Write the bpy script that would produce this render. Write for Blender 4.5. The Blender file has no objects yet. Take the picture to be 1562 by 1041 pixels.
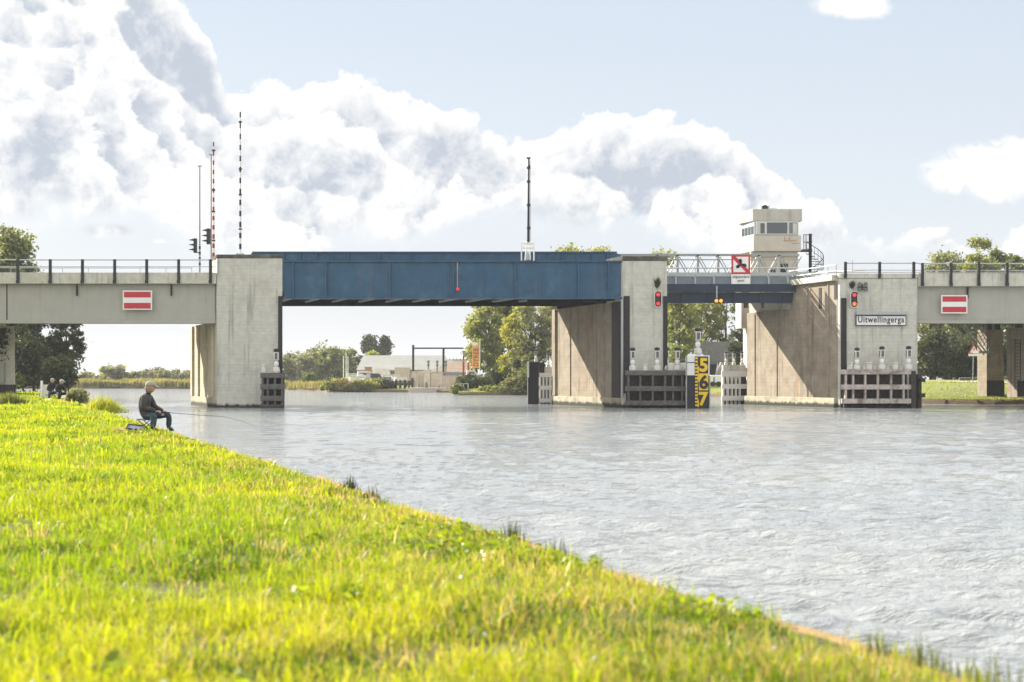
import bpy, math, random
import numpy as np
from mathutils import Vector, Matrix
R = math.radians
scene = bpy.context.scene
col = scene.collection

# ---------------------------------------------------------------- camera, sky, sun, exposure
F = 2000.0; HZ = 578.0; CX = 781.0; CAMZ = 2.1          # the photograph's focal length, horizon and centre in its pixels
cam_d = bpy.data.cameras.new('camera'); cam = bpy.data.objects.new('camera', cam_d); col.objects.link(cam)
cam.location = (0, 0, CAMZ); cam.rotation_euler = (R(90), 0, 0)
cam_d.sensor_width = 36; cam_d.lens = 36*F/1562; cam_d.shift_y = (HZ-520.5)/1562
cam_d.clip_start = 0.05; cam_d.clip_end = 6000
cam_d.dof.use_dof = True; cam_d.dof.focus_distance = 75; cam_d.dof.aperture_fstop = 2.3
scene.camera = cam
scene.view_settings.view_transform = 'Standard'; scene.view_settings.look = 'None'
scene.view_settings.exposure = 1.15; scene.view_settings.gamma = 1
scene.cycles.use_denoising = True
scene.cycles.max_bounces = 6; scene.cycles.transparent_max_bounces = 6
scene.cycles.volume_bounces = 0
scene.cycles.caustics_reflective = False; scene.cycles.caustics_refractive = False

SUN = Vector((-0.74, 0.505, 0.45)).normalized()
sd = bpy.data.lights.new('sun', 'SUN'); so = bpy.data.objects.new('sun', sd); col.objects.link(so)
sd.energy = 5.0; sd.angle = R(0.5); sd.color = (1, .93, .80)
so.rotation_euler = (-SUN).to_track_quat('-Z', 'Y').to_euler()

class NT:
    """small node-tree writer"""
    def __init__(s, t): s.t = t
    def n(s, typ, **kw):
        nd = s.t.nodes.new(typ)
        for k, v in kw.items():
            if k.startswith('_'): setattr(nd, k[1:], v)
        return nd
    def set(s, sock, v):
        if isinstance(v, bpy.types.NodeSocket): s.t.links.new(v, sock)
        elif v is not None: sock.default_value = v
    def m(s, op, a, b=None, c=None, clamp=False):
        nd = s.t.nodes.new('ShaderNodeMath'); nd.operation = op; nd.use_clamp = clamp
        s.set(nd.inputs[0], a); s.set(nd.inputs[1], b)
        if c is not None: s.set(nd.inputs[2], c)
        return nd.outputs[0]
    def mr(s, v, a, b, c=0., d=1., smooth=False):
        nd = s.t.nodes.new('ShaderNodeMapRange'); nd.interpolation_type = 'SMOOTHSTEP' if smooth else 'LINEAR'
        for i, x in enumerate((v, a, b, c, d)): s.set(nd.inputs[i], x)
        return nd.outputs[0]
    def mix(s, f, a, b, mode='MIX'):
        nd = s.t.nodes.new('ShaderNodeMix'); nd.data_type = 'RGBA'; nd.blend_type = mode; nd.clamp_factor = True
        s.set(nd.inputs[0], f); s.set(nd.inputs[6], a); s.set(nd.inputs[7], b)
        return nd.outputs[2]
    def noise(s, vec, scale, detail=4, rough=.5, dist=0., ntype=None):
        nd = s.t.nodes.new('ShaderNodeTexNoise')
        s.set(nd.inputs['Vector'], vec); s.set(nd.inputs['Scale'], scale); s.set(nd.inputs['Detail'], detail)
        s.set(nd.inputs['Roughness'], rough); s.set(nd.inputs['Distortion'], dist)
        return nd.outputs[0]
    def vm(s, op, a, b=None, sc=None):
        nd = s.t.nodes.new('ShaderNodeVectorMath'); nd.operation = op
        s.set(nd.inputs[0], a)
        if b is not None: s.set(nd.inputs[1], b)
        if sc is not None: s.set(nd.inputs[3], sc)
        return nd.outputs[0]

def c4(c): return (c[0], c[1], c[2], 1.0)

def build_world():
    w = bpy.data.worlds.new('World'); scene.world = w; w.use_nodes = True
    t = w.node_tree; t.nodes.clear(); N = NT(t)
    out = t.nodes.new('ShaderNodeOutputWorld'); bg = t.nodes.new('ShaderNodeBackground')
    t.links.new(bg.outputs[0], out.inputs[0])
    sky = t.nodes.new('ShaderNodeTexSky'); sky.sky_type = 'NISHITA'; sky.sun_disc = False
    sky.sun_elevation = math.asin(SUN.z); sky.sun_rotation = math.atan2(SUN.x, SUN.y)
    sky.air_density = 1.0; sky.dust_density = 2.0; sky.ozone_density = 1.0
    tc = t.nodes.new('ShaderNodeTexCoord'); D = N.vm('NORMALIZE', tc.outputs['Generated'])
    sep = t.nodes.new('ShaderNodeSeparateXYZ'); t.links.new(D, sep.inputs[0])
    x, y, z = sep.outputs
    ay = N.m('MAXIMUM', N.m('ABSOLUTE', y), .06)
    u = N.m('DIVIDE', x, ay); v = N.m('DIVIDE', z, ay)
    # warp the outline with two scales of noise taken from the direction itself
    n1 = N.noise(D, 9., 9, .56, .15)
    n2 = N.noise(N.vm('ADD', D, (3.1, 1.7, .4)), 30., 7, .60, .3)
    off = N.vm('MULTIPLY', (-.6, .2, .55), (.016, .016, .016))
    n1b = N.noise(N.vm('ADD', D, off), 9., 9, .56, .15)
    n2b = N.noise(N.vm('ADD', N.vm('ADD', D, (3.1, 1.7, .4)), N.vm('MULTIPLY', off, (.5, .5, .5))), 30., 7, .60, .3)
    def P(px, py): return ((px-CX)/F, (HZ-py)/F)
    # outline of the top of the cloud bank, and of its base
    def curve(pts, lo, hi):
        fc = t.nodes.new('ShaderNodeFloatCurve'); c = fc.mapping.curves[0]
        U0, U1 = -.75, .75
        pp = [((P(a, b)[0]-U0)/(U1-U0), (P(a, b)[1]-lo)/(hi-lo)) for a, b in pts]
        c.points[0].location = pp[0]; c.points[1].location = pp[-1]
        for q in pp[1:-1]: c.points.new(*q)
        for q in c.points: q.handle_type = 'AUTO'
        fc.mapping.use_clip = False; fc.mapping.update()
        t.links.new(N.mr(u, U0, U1), fc.inputs['Value'])
        return N.m('ADD', N.m('MULTIPLY', fc.outputs[0], hi-lo), lo)
    top = curve([(-700, 120), (-300, -160), (100, -160), (255, -40), (322, 50), (350, 100), (440, 132), (560, 150), (640, 172), (720, 180), (770, 198),
                 (850, 205), (960, 205), (1060, 203), (1120, 225), (1180, 268), (1260, 298), (1320, 345), (1420, 350), (1500, 365), (1620, 340), (2200, 200)], -.2, .6)
    amp1 = N.m('MULTIPLY', N.m('SUBTRACT', n1, .5), .115)
    amp2 = N.m('MULTIPLY', N.m('SUBTRACT', n2, .5), .055)
    wob = N.m('ADD', amp1, amp2)
    dtop = N.m('ADD', N.m('SUBTRACT', top, v), wob)                # >0 inside
    m_top = N.mr(dtop, -.001, .005, smooth=True)
    base = curve([(-700, 380), (0, 345), (150, 325), (330, 385), (500, 378), (660, 372), (700, 345), (760, 325), (860, 335), (980, 345), (1100, 372), (1250, 385), (1400, 400), (1562, 400), (2200, 380)], -.2, .6)
    dbase = N.m('ADD', N.m('SUBTRACT', v, base), N.m('MULTIPLY', wob, .9))
    m_base = N.mr(dbase, -.006, .016, smooth=True)
    bank = N.m('MULTIPLY', m_top, m_base)
    def blob(px, py, rx, ry, wk=14., soft=.35):
        a, b = P(px, py)
        dx = N.m('DIVIDE', N.m('SUBTRACT', u, a), rx/F); dy = N.m('DIVIDE', N.m('SUBTRACT', v, b), ry/F)
        r = N.m('SQRT', N.m('ADD', N.m('MULTIPLY', dx, dx), N.m('MULTIPLY', dy, dy)))
        q = N.m('ADD', N.m('SUBTRACT', 1., r), N.m('MULTIPLY', wob, wk))
        return N.mr(q, 0., soft, smooth=True)
    lone = blob(1560, 258, 150, 46, 22.)
    for a in ((1290, 8, 62, 22), (175, 352, 62, 15), (240, 369, 40, 8), (770, 288, 36, 6), (757, 250, 32, 7), (1005, 318, 20, 5), (-380, 250, 200, 60), (2000, 120, 160, 60), (2500, 330, 300, 60)):
        lone = N.m('MAXIMUM', lone, blob(*a, 22., .6))
    low = N.m('MULTIPLY', N.mr(v, .055, .012, smooth=True), N.mr(n1, .40, .60, .35, 1., smooth=True))
    mask = N.m('MAXIMUM', bank, lone)
    rel = N.m('ADD', N.m('MULTIPLY', N.m('SUBTRACT', n1, n1b), 4.2), N.m('MULTIPLY', N.m('SUBTRACT', n2, n2b), 2.6))
    thick = N.mr(N.noise(N.vm('ADD', D, (7.7, .3, 2.)), 7., 3, .45, .2), .34, .66, smooth=True)
    WHT, GRY = c4((.50, .495, .485)), c4((.262, .287, .328))
    g = None
    for a in ((10, 215, 230, 120), (290, 95, 95, 90), (90, 30, 130, 60), (680, 225, 120, 55), (1085, 275, 120, 75), (560, 175, 90, 30), (420, 350, 160, 22), (1260, 350, 80, 30)):
        q = blob(*a, 9., 1.3); g = q if g is None else N.m('MAXIMUM', g, q)
    dens = N.m('ADD', N.m('MULTIPLY', thick, .55), N.m('MULTIPLY', g, .55), clamp=True)
    # heaped turrets: each nearer layer has its own ragged top, bright along it and greyer below
    ccol = None
    for k in range(6):
        sd_ = (1.3*k+.7, 2.1*k, .9*k); Dk = N.vm('ADD', D, sd_)
        na = N.noise(Dk, 8.+1.5*k, 8, .52, .25)
        hk = N.m('ADD', N.m('SUBTRACT', top, .012+.030*k), N.m('MULTIPLY', N.m('SUBTRACT', na, .5), .20 if k else .0))
        if k == 0: dk = dtop
        else: dk = N.m('ADD', N.m('SUBTRACT', hk, v), N.m('MULTIPLY', wob, .35))
        fall = N.mr(dk, .0, .040+.006*k, 0., 1., smooth=True)
        val = N.m('SUBTRACT', N.m('ADD', 1.02, rel), N.m('MULTIPLY', fall, N.m('ADD', .36, N.m('MULTIPLY', dens, .85))), clamp=True)
        ck = N.mix(val, GRY, WHT)
        ccol = ck if ccol is None else N.mix(N.mr(dk, .0, .007, smooth=True), ccol, ck)
    skyc = N.mix(1., sky.outputs[0], c4((.062, .062, .062)), 'MULTIPLY')
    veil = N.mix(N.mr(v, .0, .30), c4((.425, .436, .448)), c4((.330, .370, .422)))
    veil = N.mix(N.mr(z, .29, .52, smooth=True), veil, N.mix(N.mr(y, -.1, .4, smooth=True), c4((.52, .53, .55)), c4((1.0, .99, .98))))   # sky above the view brightened to light the water, most on the sun's side
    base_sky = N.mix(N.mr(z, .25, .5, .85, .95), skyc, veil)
    base_sky = N.mix(N.m('MULTIPLY', low, .75), base_sky, c4((.46, .455, .45)))
    under = N.m('MULTIPLY', N.mr(dtop, 0., .03, smooth=True), N.mr(dbase, .01, -.02, 0., .55, smooth=True))
    base_sky = N.mix(N.m('MULTIPLY', under, .6), base_sky, c4((.335, .355, .385)))
    full = N.mix(mask, base_sky, ccol)
    # sky behind the camera, brightened to fill the faces turned towards it
    back = N.mr(y, .15, -.35, smooth=True)
    full = N.mix(N.m('MULTIPLY', back, .75), full, c4((.62, .62, .61)))
    full = N.mix(N.mr(z, 0., -.05), full, c4((.16, .17, .13)))
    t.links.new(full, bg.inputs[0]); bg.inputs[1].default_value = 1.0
build_world()

# ---------------------------------------------------------------- helpers
WL = {}                                                        # world origin of every object, by name
def tag(o, label=None, cat=None, group=None, kind=None):
    if label: o['label'] = label
    if cat: o['category'] = cat
    if group: o['group'] = group
    if kind: o['kind'] = kind
    return o
def thing(name, loc, label, cat, group=None):
    o = bpy.data.objects.new(name, None); col.objects.link(o); o.location = loc; o.empty_display_size = .2
    WL[o.name] = Vector(loc); return tag(o, label, cat, group)

class MB:
    def __init__(s): s.v = []; s.f = []; s.mi = []; s.cur = 0
    def add(s, vs, fs):
        b = len(s.v); s.v += [tuple(p) for p in vs]
        for f in fs: s.f.append([b+i for i in f]); s.mi.append(s.cur)
        return s
    def hexa(s, p): return s.add(p, [(0,3,2,1),(4,5,6,7),(0,1,5,4),(1,2,6,5),(2,3,7,6),(3,0,4,7)])
    def box(s, x0, x1, y0, y1, z0, z1):
        return s.hexa([(x0,y0,z0),(x1,y0,z0),(x1,y1,z0),(x0,y1,z0),(x0,y0,z1),(x1,y0,z1),(x1,y1,z1),(x0,y1,z1)])
    def prism(s, poly, z0, z1):
        n = len(poly); vs = [(a,b,z0) for a,b in poly]+[(a,b,z1) for a,b in poly]
        return s.add(vs, [tuple(range(n))[::-1], tuple(range(n,2*n))]+[(i,(i+1)%n,n+(i+1)%n,n+i) for i in range(n)])
    def extr(s, poly, y0, y1):                                   # outline in x,z given depth along y
        n = len(poly); vs = [(a,y0,b) for a,b in poly]+[(a,y1,b) for a,b in poly]
        return s.add(vs, [tuple(range(n)), tuple(range(n,2*n))[::-1]]+[(i,n+i,n+(i+1)%n,(i+1)%n) for i in range(n)])
    def cyl(s, p0, p1, r0, r1=None, n=8, caps=True):
        r1 = r0 if r1 is None else r1
        a, b = Vector(p0), Vector(p1); d = (b-a)
        if d.length < 1e-6: return s
        d.normalize(); q = Vector((0,0,1)) if abs(d.z) < .9 else Vector((1,0,0))
        e = d.cross(q).normalized(); f = d.cross(e)
        vs = []
        for c, r in ((a, r0), (b, r1)):
            for i in range(n):
                t = 2*math.pi*i/n; vs.append(c+e*math.cos(t)*r+f*math.sin(t)*r)
        fs = [(i,(i+1)%n,n+(i+1)%n,n+i) for i in range(n)]
        if caps: fs += [tuple(range(n))[::-1], tuple(range(n,2*n))]
        return s.add(vs, fs)
    def tube(s, pts, r, n=6):
        rs = r if isinstance(r, (list, tuple)) else [r]*len(pts)
        for i in range(len(pts)-1): s.cyl(pts[i], pts[i+1], rs[i], rs[i+1], n)
        return s
    def lathe(s, c, prof, n=14):
        vs = []; k = len(prof)
        for r, z in prof:
            for i in range(n):
                t = 2*math.pi*i/n; vs.append((c[0]+r*math.cos(t), c[1]+r*math.sin(t), c[2]+z))
        fs = [(j*n+i, j*n+(i+1)%n, (j+1)*n+(i+1)%n, (j+1)*n+i) for j in range(k-1) for i in range(n)]
        fs += [tuple(range(n))[::-1], tuple(range((k-1)*n, k*n))]
        return s.add(vs, fs)
    def build(s, name, mats, parent=None, loc=None, smooth=False, bevel=0.):
        if not isinstance(mats, (list, tuple)): mats = [mats]
        o0 = Vector(loc) if loc is not None else (WL[parent.name].copy() if parent else Vector((0,0,0)))
        me = bpy.data.meshes.new(name)
        me.from_pydata([(p[0]-o0.x, p[1]-o0.y, p[2]-o0.z) for p in s.v], [], s.f)
        for m in mats: me.materials.append(m)
        me.polygons.foreach_set('material_index', s.mi)
        if smooth: me.polygons.foreach_set('use_smooth', [True]*len(s.f))
        me.validate(); me.update()
        o = bpy.data.objects.new(name, me); col.objects.link(o)
        if parent:
            o.parent = parent; o.location = o0-WL[parent.name]
        else: o.location = o0
        WL[o.name] = o0
        if bevel:
            b = o.modifiers.new('bevel', 'BEVEL'); b.width = bevel; b.segments = 2; b.limit_method = 'ANGLE'
        return o

def kids(o): return [c for c in list(bpy.data.objects) if c.parent == o]
def copy_tree(o, shift, label=None, parent=None, rotz=None, scale=None):
    c = o.copy(); col.objects.link(c); sv = Vector(shift)
    if parent is None:
        c.location = o.location+sv
        if rotz is not None: c.rotation_euler.z = rotz
        if scale is not None: c.scale = scale if isinstance(scale, tuple) else (scale,)*3
    else: c.parent = parent
    WL[c.name] = WL[o.name]+sv
    if label: c['label'] = label
    for ch in kids(o): copy_tree(ch, shift, None, c)
    return c

def text_mesh(name, body, size, mat, parent, loc, rotz=0, roll=0, bold=0., extr=.006, width=None):
    cu = bpy.data.curves.new('txt', 'FONT'); cu.body = body; cu.space_character = 1.12 if len(body) > 3 else 1.; cu.size = size; cu.align_x = 'CENTER'; cu.align_y = 'CENTER'
    cu.extrude = extr; cu.offset = bold; cu.resolution_u = 3
    to = bpy.data.objects.new('txt', cu); col.objects.link(to)
    dg = bpy.context.evaluated_depsgraph_get(); me = bpy.data.meshes.new_from_object(to.evaluated_get(dg))
    bpy.data.objects.remove(to); bpy.data.curves.remove(cu)
    xs = [v.co.x for v in me.vertices]; ys = [v.co.y for v in me.vertices]
    cx, cy = (min(xs)+max(xs))/2, (min(ys)+max(ys))/2
    k = 1. if width is None else width/(max(xs)-min(xs))
    M = Matrix.Rotation(rotz, 4, 'Z') @ Matrix.Rotation(R(90), 4, 'X') @ Matrix.Rotation(roll, 4, 'Z') @ Matrix.Diagonal((k, 1, 1, 1)) @ Matrix.Translation((-cx, -cy, 0))
    me.transform(M); me.materials.clear(); me.materials.append(mat)
    o = bpy.data.objects.new(name, me); col.objects.link(o); o.parent = parent
    o.location = Vector(loc)-WL[parent.name]; WL[o.name] = Vector(loc); return o

# ---------------------------------------------------------------- materials
def mat(name, base, rough=.7, metal=0., var=.12, vscale=1.5, streak=0., streak_col=(.05,.05,.045), boards=0., bump=.0, bscale=20., spec=.35, blotch=0., blotch_col=(.1,.1,.09), emit=None, es=0., translucent=0., rust=0., tide=None):
    m = bpy.data.materials.new(name); m.use_nodes = True; t = m.node_tree; N = NT(t)
    b = t.nodes['Principled BSDF']; b.inputs['Roughness'].default_value = rough; b.inputs['Metallic'].default_value = metal
    b.inputs['Specular IOR Level'].default_value = spec
    g = t.nodes.new('ShaderNodeNewGeometry'); pos = g.outputs['Position']
    colr = c4(base)
    if var:
        n = N.noise(pos, vscale, 5, .6); f = N.mr(n, .3, .7, 1-var, 1+var)
        mm = t.nodes.new('ShaderNodeVectorMath'); mm.operation = 'SCALE'
        rgb = t.nodes.new('ShaderNodeRGB'); rgb.outputs[0].default_value = c4(base)
        t.links.new(rgb.outputs[0], mm.inputs[0]); t.links.new(f, mm.inputs[3]); colr = mm.outputs[0]
    if blotch:
        n = N.noise(N.vm('ADD', pos, (13., 5., 2.)), .55, 6, .65, .4)
        colr = N.mix(N.m('MULTIPLY', N.mr(n, .50, .66, smooth=True), blotch), colr, c4(blotch_col))
    if streak:
        n = N.noise(N.vm('MULTIPLY', pos, (2.6, 2.6, .10)), 1., 5, .62)
        n3 = N.noise(N.vm('MULTIPLY', pos, (1., 1., .6)), .8, 3, .5)
        colr = N.mix(N.m('MULTIPLY', N.m('MULTIPLY', N.mr(n, .52, .66, smooth=True), N.mr(n3, .42, .56, .25, 1.)), streak), colr, c4(streak_col))
    if rust:
        n = N.noise(N.vm('MULTIPLY', pos, (1.5, 1.5, .12)), 1., 5, .7)
        colr = N.mix(N.m('MULTIPLY', N.mr(n, .56, .68, smooth=True), rust), colr, c4((.30, .13, .045)))
    hgt = None
    if boards:
        sep = t.nodes.new('ShaderNodeSeparateXYZ'); t.links.new(pos, sep.inputs[0])
        fr = N.m('FRACT', N.m('MULTIPLY', sep.outputs[2], 1/boards))
        ln = N.mr(N.m('ABSOLUTE', N.m('SUBTRACT', fr, .5)), .43, .5)
        nn = N.noise(N.vm('MULTIPLY', pos, (1.2, 1.2, 8.)), 1., 3, .5)
        ln = N.m('MULTIPLY', ln, N.mr(nn, .4, .6, .2, 1.))
        colr = N.mix(N.m('MULTIPLY', ln, .5), colr, c4((base[0]*.45, base[1]*.45, base[2]*.45)))
        bd = N.noise(N.vm('MULTIPLY', pos, (.15, .15, 1/boards)), 1., 1, .5)
        colr = N.mix(N.m('MULTIPLY', N.mr(bd, .35, .65), .10), colr, c4((base[0]*.5, base[1]*.5, base[2]*.5)))
    if tide is not None:                                         # weed and wet at the water line
        sep2 = t.nodes.new('ShaderNodeSeparateXYZ'); t.links.new(pos, sep2.inputs[0])
        nz = N.noise(N.vm('MULTIPLY', pos, (2., 2., .5)), 1.5, 4, .6)
        zz = N.m('ADD', sep2.outputs[2], N.m('MULTIPLY', N.m('SUBTRACT', nz, .5), .5))
        colr = N.mix(N.mr(zz, tide+.12, tide-.1, smooth=True), colr, c4((.035, .037, .026)))
    t.links.new(colr, b.inputs['Base Color']) if not isinstance(colr, tuple) else N.set(b.inputs['Base Color'], colr)
    if bump:
        bp = t.nodes.new('ShaderNodeBump'); bp.inputs['Strength'].default_value = bump; bp.inputs['Distance'].default_value = .03
        t.links.new(N.noise(pos, bscale, 6, .6), bp.inputs['Height']); t.links.new(bp.outputs[0], b.inputs['Normal'])
    if emit:
        b.inputs['Emission Color'].default_value = c4(emit); b.inputs['Emission Strength'].default_value = es
    return m

def leaf_mat(name, a, b_, transl=.5, vscale=.5, attr=False):
    m = bpy.data.materials.new(name); m.use_nodes = True; t = m.node_tree; N = NT(t); t.nodes.clear()
    out = t.nodes.new('ShaderNodeOutputMaterial')
    if attr:
        at = t.nodes.new('ShaderNodeAttribute'); at.attribute_name = 'tint'; c = at.outputs['Color']
    else:
        g = t.nodes.new('ShaderNodeNewGeometry')
        n = N.noise(g.outputs['Position'], vscale, 4, .6)
        c = N.mix(N.mr(n, .38, .62), c4(a), c4(b_))
        r = N.mr(g.outputs['Random Per Island'], 0, 1, .75, 1.25)
        mm = t.nodes.new('ShaderNodeVectorMath'); mm.operation = 'SCALE'; t.links.new(c, mm.inputs[0]); t.links.new(r, mm.inputs[3]); c = mm.outputs[0]
    d = t.nodes.new('ShaderNodeBsdfDiffuse'); tr = t.nodes.new('ShaderNodeBsdfTranslucent')
    gl = t.nodes.new('ShaderNodeBsdfGlossy'); gl.inputs['Roughness'].default_value = .42
    gl.inputs['Color'].default_value = (.9, .9, .85, 1)
    t.links.new(c, d.inputs[0])
    tc2 = N.mix(1., c, c4((1.42, 1.22, .50)), 'MULTIPLY'); t.links.new(tc2, tr.inputs[0])
    ms = t.nodes.new('ShaderNodeMixShader'); ms.inputs[0].default_value = transl
    t.links.new(d.outputs[0], ms.inputs[1]); t.links.new(tr.outputs[0], ms.inputs[2])
    m2 = t.nodes.new('ShaderNodeMixShader'); m2.inputs[0].default_value = .035
    t.links.new(ms.outputs[0], m2.inputs[1]); t.links.new(gl.outputs[0], m2.inputs[2])
    t.links.new(m2.outputs[0], out.inputs[0]); return m

M = dict(
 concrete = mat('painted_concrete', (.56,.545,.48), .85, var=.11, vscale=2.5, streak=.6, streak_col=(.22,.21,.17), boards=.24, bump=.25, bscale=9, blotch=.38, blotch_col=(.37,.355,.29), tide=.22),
 wall_sunlit = mat('cream_concrete_wall', (.52,.46,.33), .9, var=.12, vscale=1.2, streak=.35, streak_col=(.25,.21,.14), boards=.30, bump=.2, tide=.3),  # cream copy of the side wall, sunlit tone put into the colour
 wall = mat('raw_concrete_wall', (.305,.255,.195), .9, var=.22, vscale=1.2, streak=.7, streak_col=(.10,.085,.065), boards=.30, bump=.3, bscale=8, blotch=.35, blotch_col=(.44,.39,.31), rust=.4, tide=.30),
 girder = mat('grey_green_concrete', (.40,.39,.345), .85, var=.05, vscale=1.2, streak=.3, streak_col=(.22,.21,.17), bump=.15, bscale=8, blotch=.15, blotch_col=(.5,.49,.43)),
 parapet = mat('parapet_concrete', (.56,.54,.46), .9, var=.12, vscale=3, streak=.4, streak_col=(.12,.12,.08), bump=.2, blotch=.35, blotch_col=(.3,.3,.22)),
 plinth = mat('plinth_concrete', (.40,.36,.27), .9, var=.2, vscale=2, bump=.4, bscale=7, blotch=.5, blotch_col=(.12,.12,.07), tide=.28),
 mosscap = mat('mossy_cap', (.075,.072,.062), .95, var=.4, vscale=4, bump=.4, blotch=.6, blotch_col=(.19,.19,.14)),
 asphalt = mat('asphalt', (.055,.055,.055), .9),
 blue = mat('blue_steel', (.022,.086,.158), .45, var=.16, vscale=1.1, blotch=.6, blotch_col=(.055,.135,.215), streak=.5, streak_col=(.022,.05,.09), rust=.16, bump=.03, bscale=3),
 blueedge = mat('blue_steel_edge', (.035,.105,.20), .5, var=.1),  # lighter blue copy, light along the stiffener edges put into the colour
 navy = mat('navy_steel', (.018,.033,.062), .45, var=.12, vscale=1.5, streak=.1, streak_col=(.05,.07,.1)),
 steelgrey = mat('grey_painted_steel', (.40,.43,.43), .5, var=.06, vscale=3, rust=.06),
 panel = mat('blue_grey_panel', (.23,.27,.31), .5, var=.08),
 galv = mat('galvanised_steel', (.30,.31,.305), .45, metal=.5, var=.1, vscale=8),
 dark = mat('dark_steel', (.022,.025,.032), .65, var=.15, vscale=3),
 shade_steel = mat('shadowed_steel', (.020,.022,.028), 1., var=.2, spec=.0),  # near-black matte for the deck underside, its shade put into the colour
 rubber = mat('black_rubber', (.028,.026,.028), .75, var=.2, vscale=3, bump=.1),
 white = mat('white_paint', (.78,.77,.74), .5, var=.06, vscale=4),
 dirtywhite = mat('dirty_white_paint', (.66,.64,.59), .65, var=.12, vscale=5, streak=.35, streak_col=(.2,.17,.12)),
 worn = mat('worn_white_timber', (.46,.41,.37), .85, var=.25, vscale=5, blotch=.8, blotch_col=(.14,.10,.08), streak=.4, streak_col=(.1,.08,.06), bump=.3, tide=.12),
 timber = mat('weathered_timber', (.115,.11,.104), .9, var=.3, vscale=4, blotch=.5, blotch_col=(.07,.065,.06), streak=.3, streak_col=(.25,.24,.22), bump=.4, tide=.15),
 darktimber = mat('dark_timber', (.05,.042,.038), .9, var=.3, vscale=4, bump=.4, blotch=.3, blotch_col=(.14,.12,.1)),
 red = mat('red_paint', (.50,.035,.05), .45, var=.05), redwhite = mat('sign_white', (.80,.79,.76), .4, var=.03),
 yellow = mat('yellow_paint', (.80,.52,.03), .45, var=.05), black = mat('black_paint', (.02,.02,.022), .4, var=.1),
 glass = mat('dark_glass', (.05,.065,.07), .08, var=0, spec=.8), lens = mat('grey_lens_glass', (.16,.16,.16), .15, var=.1),
 curtain = mat('pale_blind', (.50,.50,.46), .7),
 towerc = mat('tower_concrete', (.46,.44,.39), .85, var=.1, vscale=2, streak=.45, streak_col=(.2,.19,.16), bump=.2, blotch=.25, blotch_col=(.35,.34,.3)),
 towerl = mat('tower_render', (.52,.48,.41), .85, var=.06, vscale=2, streak=.2, streak_col=(.35,.22,.14)),
 rustm = mat('rust_stain', (.40,.28,.19), .9, var=.3, vscale=6),
 lampred = mat('lit_red_lens', (.6,.02,.03), .4, var=0, emit=(1., .07, .10), es=.32),
 lamporange = mat('lit_orange_lens', (.8,.2,.03), .4, var=0, emit=(1., .22, .05), es=.36),
 lampamber = mat('lit_amber_lens', (.8,.4,.03), .4, var=0, emit=(1., .42, .03), es=.45),
 lampoff = mat('unlit_lens', (.03,.035,.03), .3, var=0),
 roofp = mat('pale_roof_sheet', (.40,.40,.36), .7, var=.06, vscale=.6, boards=.5), brickroof = mat('tan_tiled_roof', (.36,.27,.20), .8, var=.15, vscale=2, boards=.35),
 sand = mat('pale_blockwork', (.62,.57,.47), .9, var=.15, vscale=1.2, boards=.6, blotch=.2, blotch_col=(.4,.35,.28)), pinkish = mat('pale_boards', (.55,.47,.40), .8, var=.1, boards=.4),
 darkroof = mat('mossy_dark_tiles', (.105,.105,.095), .9, var=.2, vscale=2, boards=.32, blotch=.5, blotch_col=(.07,.08,.045)),
 orange = mat('orange_banner', (.78,.38,.13), .7, var=.05), bannerwhite = mat('banner_white', (.85,.8,.68), .7, var=.04), bannerink = mat('banner_brown_ink', (.30,.12,.06), .7, var=0),
 trunk = mat('bark', (.11,.09,.07), .95, var=.3, vscale=6, bump=.4), rock = mat('grey_stone', (.16,.15,.14), .9, var=.3, vscale=4, bump=.5),
 road = mat('pale_path', (.36,.34,.30), .9, var=.1), covergrey = mat('boat_cover', (.30,.29,.27), .8, var=.15), coverdark = mat('dark_boat_cover', (.06,.07,.09), .7, var=.2),
 brick = mat('pink_brick', (.42,.25,.18), .9, var=.15, boards=.3),
 jacket = mat('charcoal_jacket', (.062,.055,.056), .9, var=.25, vscale=14, bump=.5, bscale=16), sleeve = mat('dark_sleeve', (.035,.038,.034), .9, var=.2, vscale=12),
 jeans = mat('blue_jeans', (.038,.060,.078), .9, var=.25, vscale=14, bump=.4, bscale=16), jeansdark = mat('dark_trousers', (.03,.038,.052), .9, var=.25, vscale=14),
 skin = mat('skin', (.50,.28,.20), .6, var=.05, vscale=20), hair = mat('grey_blond_hair', (.34,.26,.19), .9, var=.25, vscale=40), cap = mat('beige_cap', (.32,.31,.26), .85, var=.1, vscale=20),
 shoe = mat('shoe', (.03,.028,.026), .8), blackcloth = mat('black_cloth', (.018,.019,.022), .9, var=.2, vscale=10), violet = mat('violet_tray', (.13,.12,.26), .6, var=.1, vscale=20), plastic = mat('white_plastic', (.72,.72,.70), .6, var=.05, vscale=10),
)
G = dict(
 dark = leaf_mat('leaves_dark', (.045,.062,.032), (.085,.105,.05), .38, .35),
 mid = leaf_mat('leaves_mid', (.10,.135,.05), (.18,.215,.085), .50, .35),
 light = leaf_mat('leaves_light', (.17,.215,.075), (.29,.32,.12), .55, .4),
 yellow = leaf_mat('leaves_yellow', (.19,.24,.06), (.34,.35,.08), .55, .4),
 grey = leaf_mat('leaves_greygreen', (.15,.175,.105), (.24,.265,.15), .50, .3),
 far = leaf_mat('leaves_far', (.15,.17,.125), (.21,.23,.16), .48, .15),  # paler, greyer leaves with distance haze put into the colour
 reed = leaf_mat('reed_leaves', (.20,.215,.08), (.33,.30,.15), .45, .3),
 bright = leaf_mat('bright_grass', (.24,.30,.03), (.36,.40,.05), .55, .6),
 ivy = leaf_mat('ivy', (.05,.06,.03), (.09,.10,.045), .3, 1.),
)
grass_m = leaf_mat('grass_blades', None, None, .52, attr=True)

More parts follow.
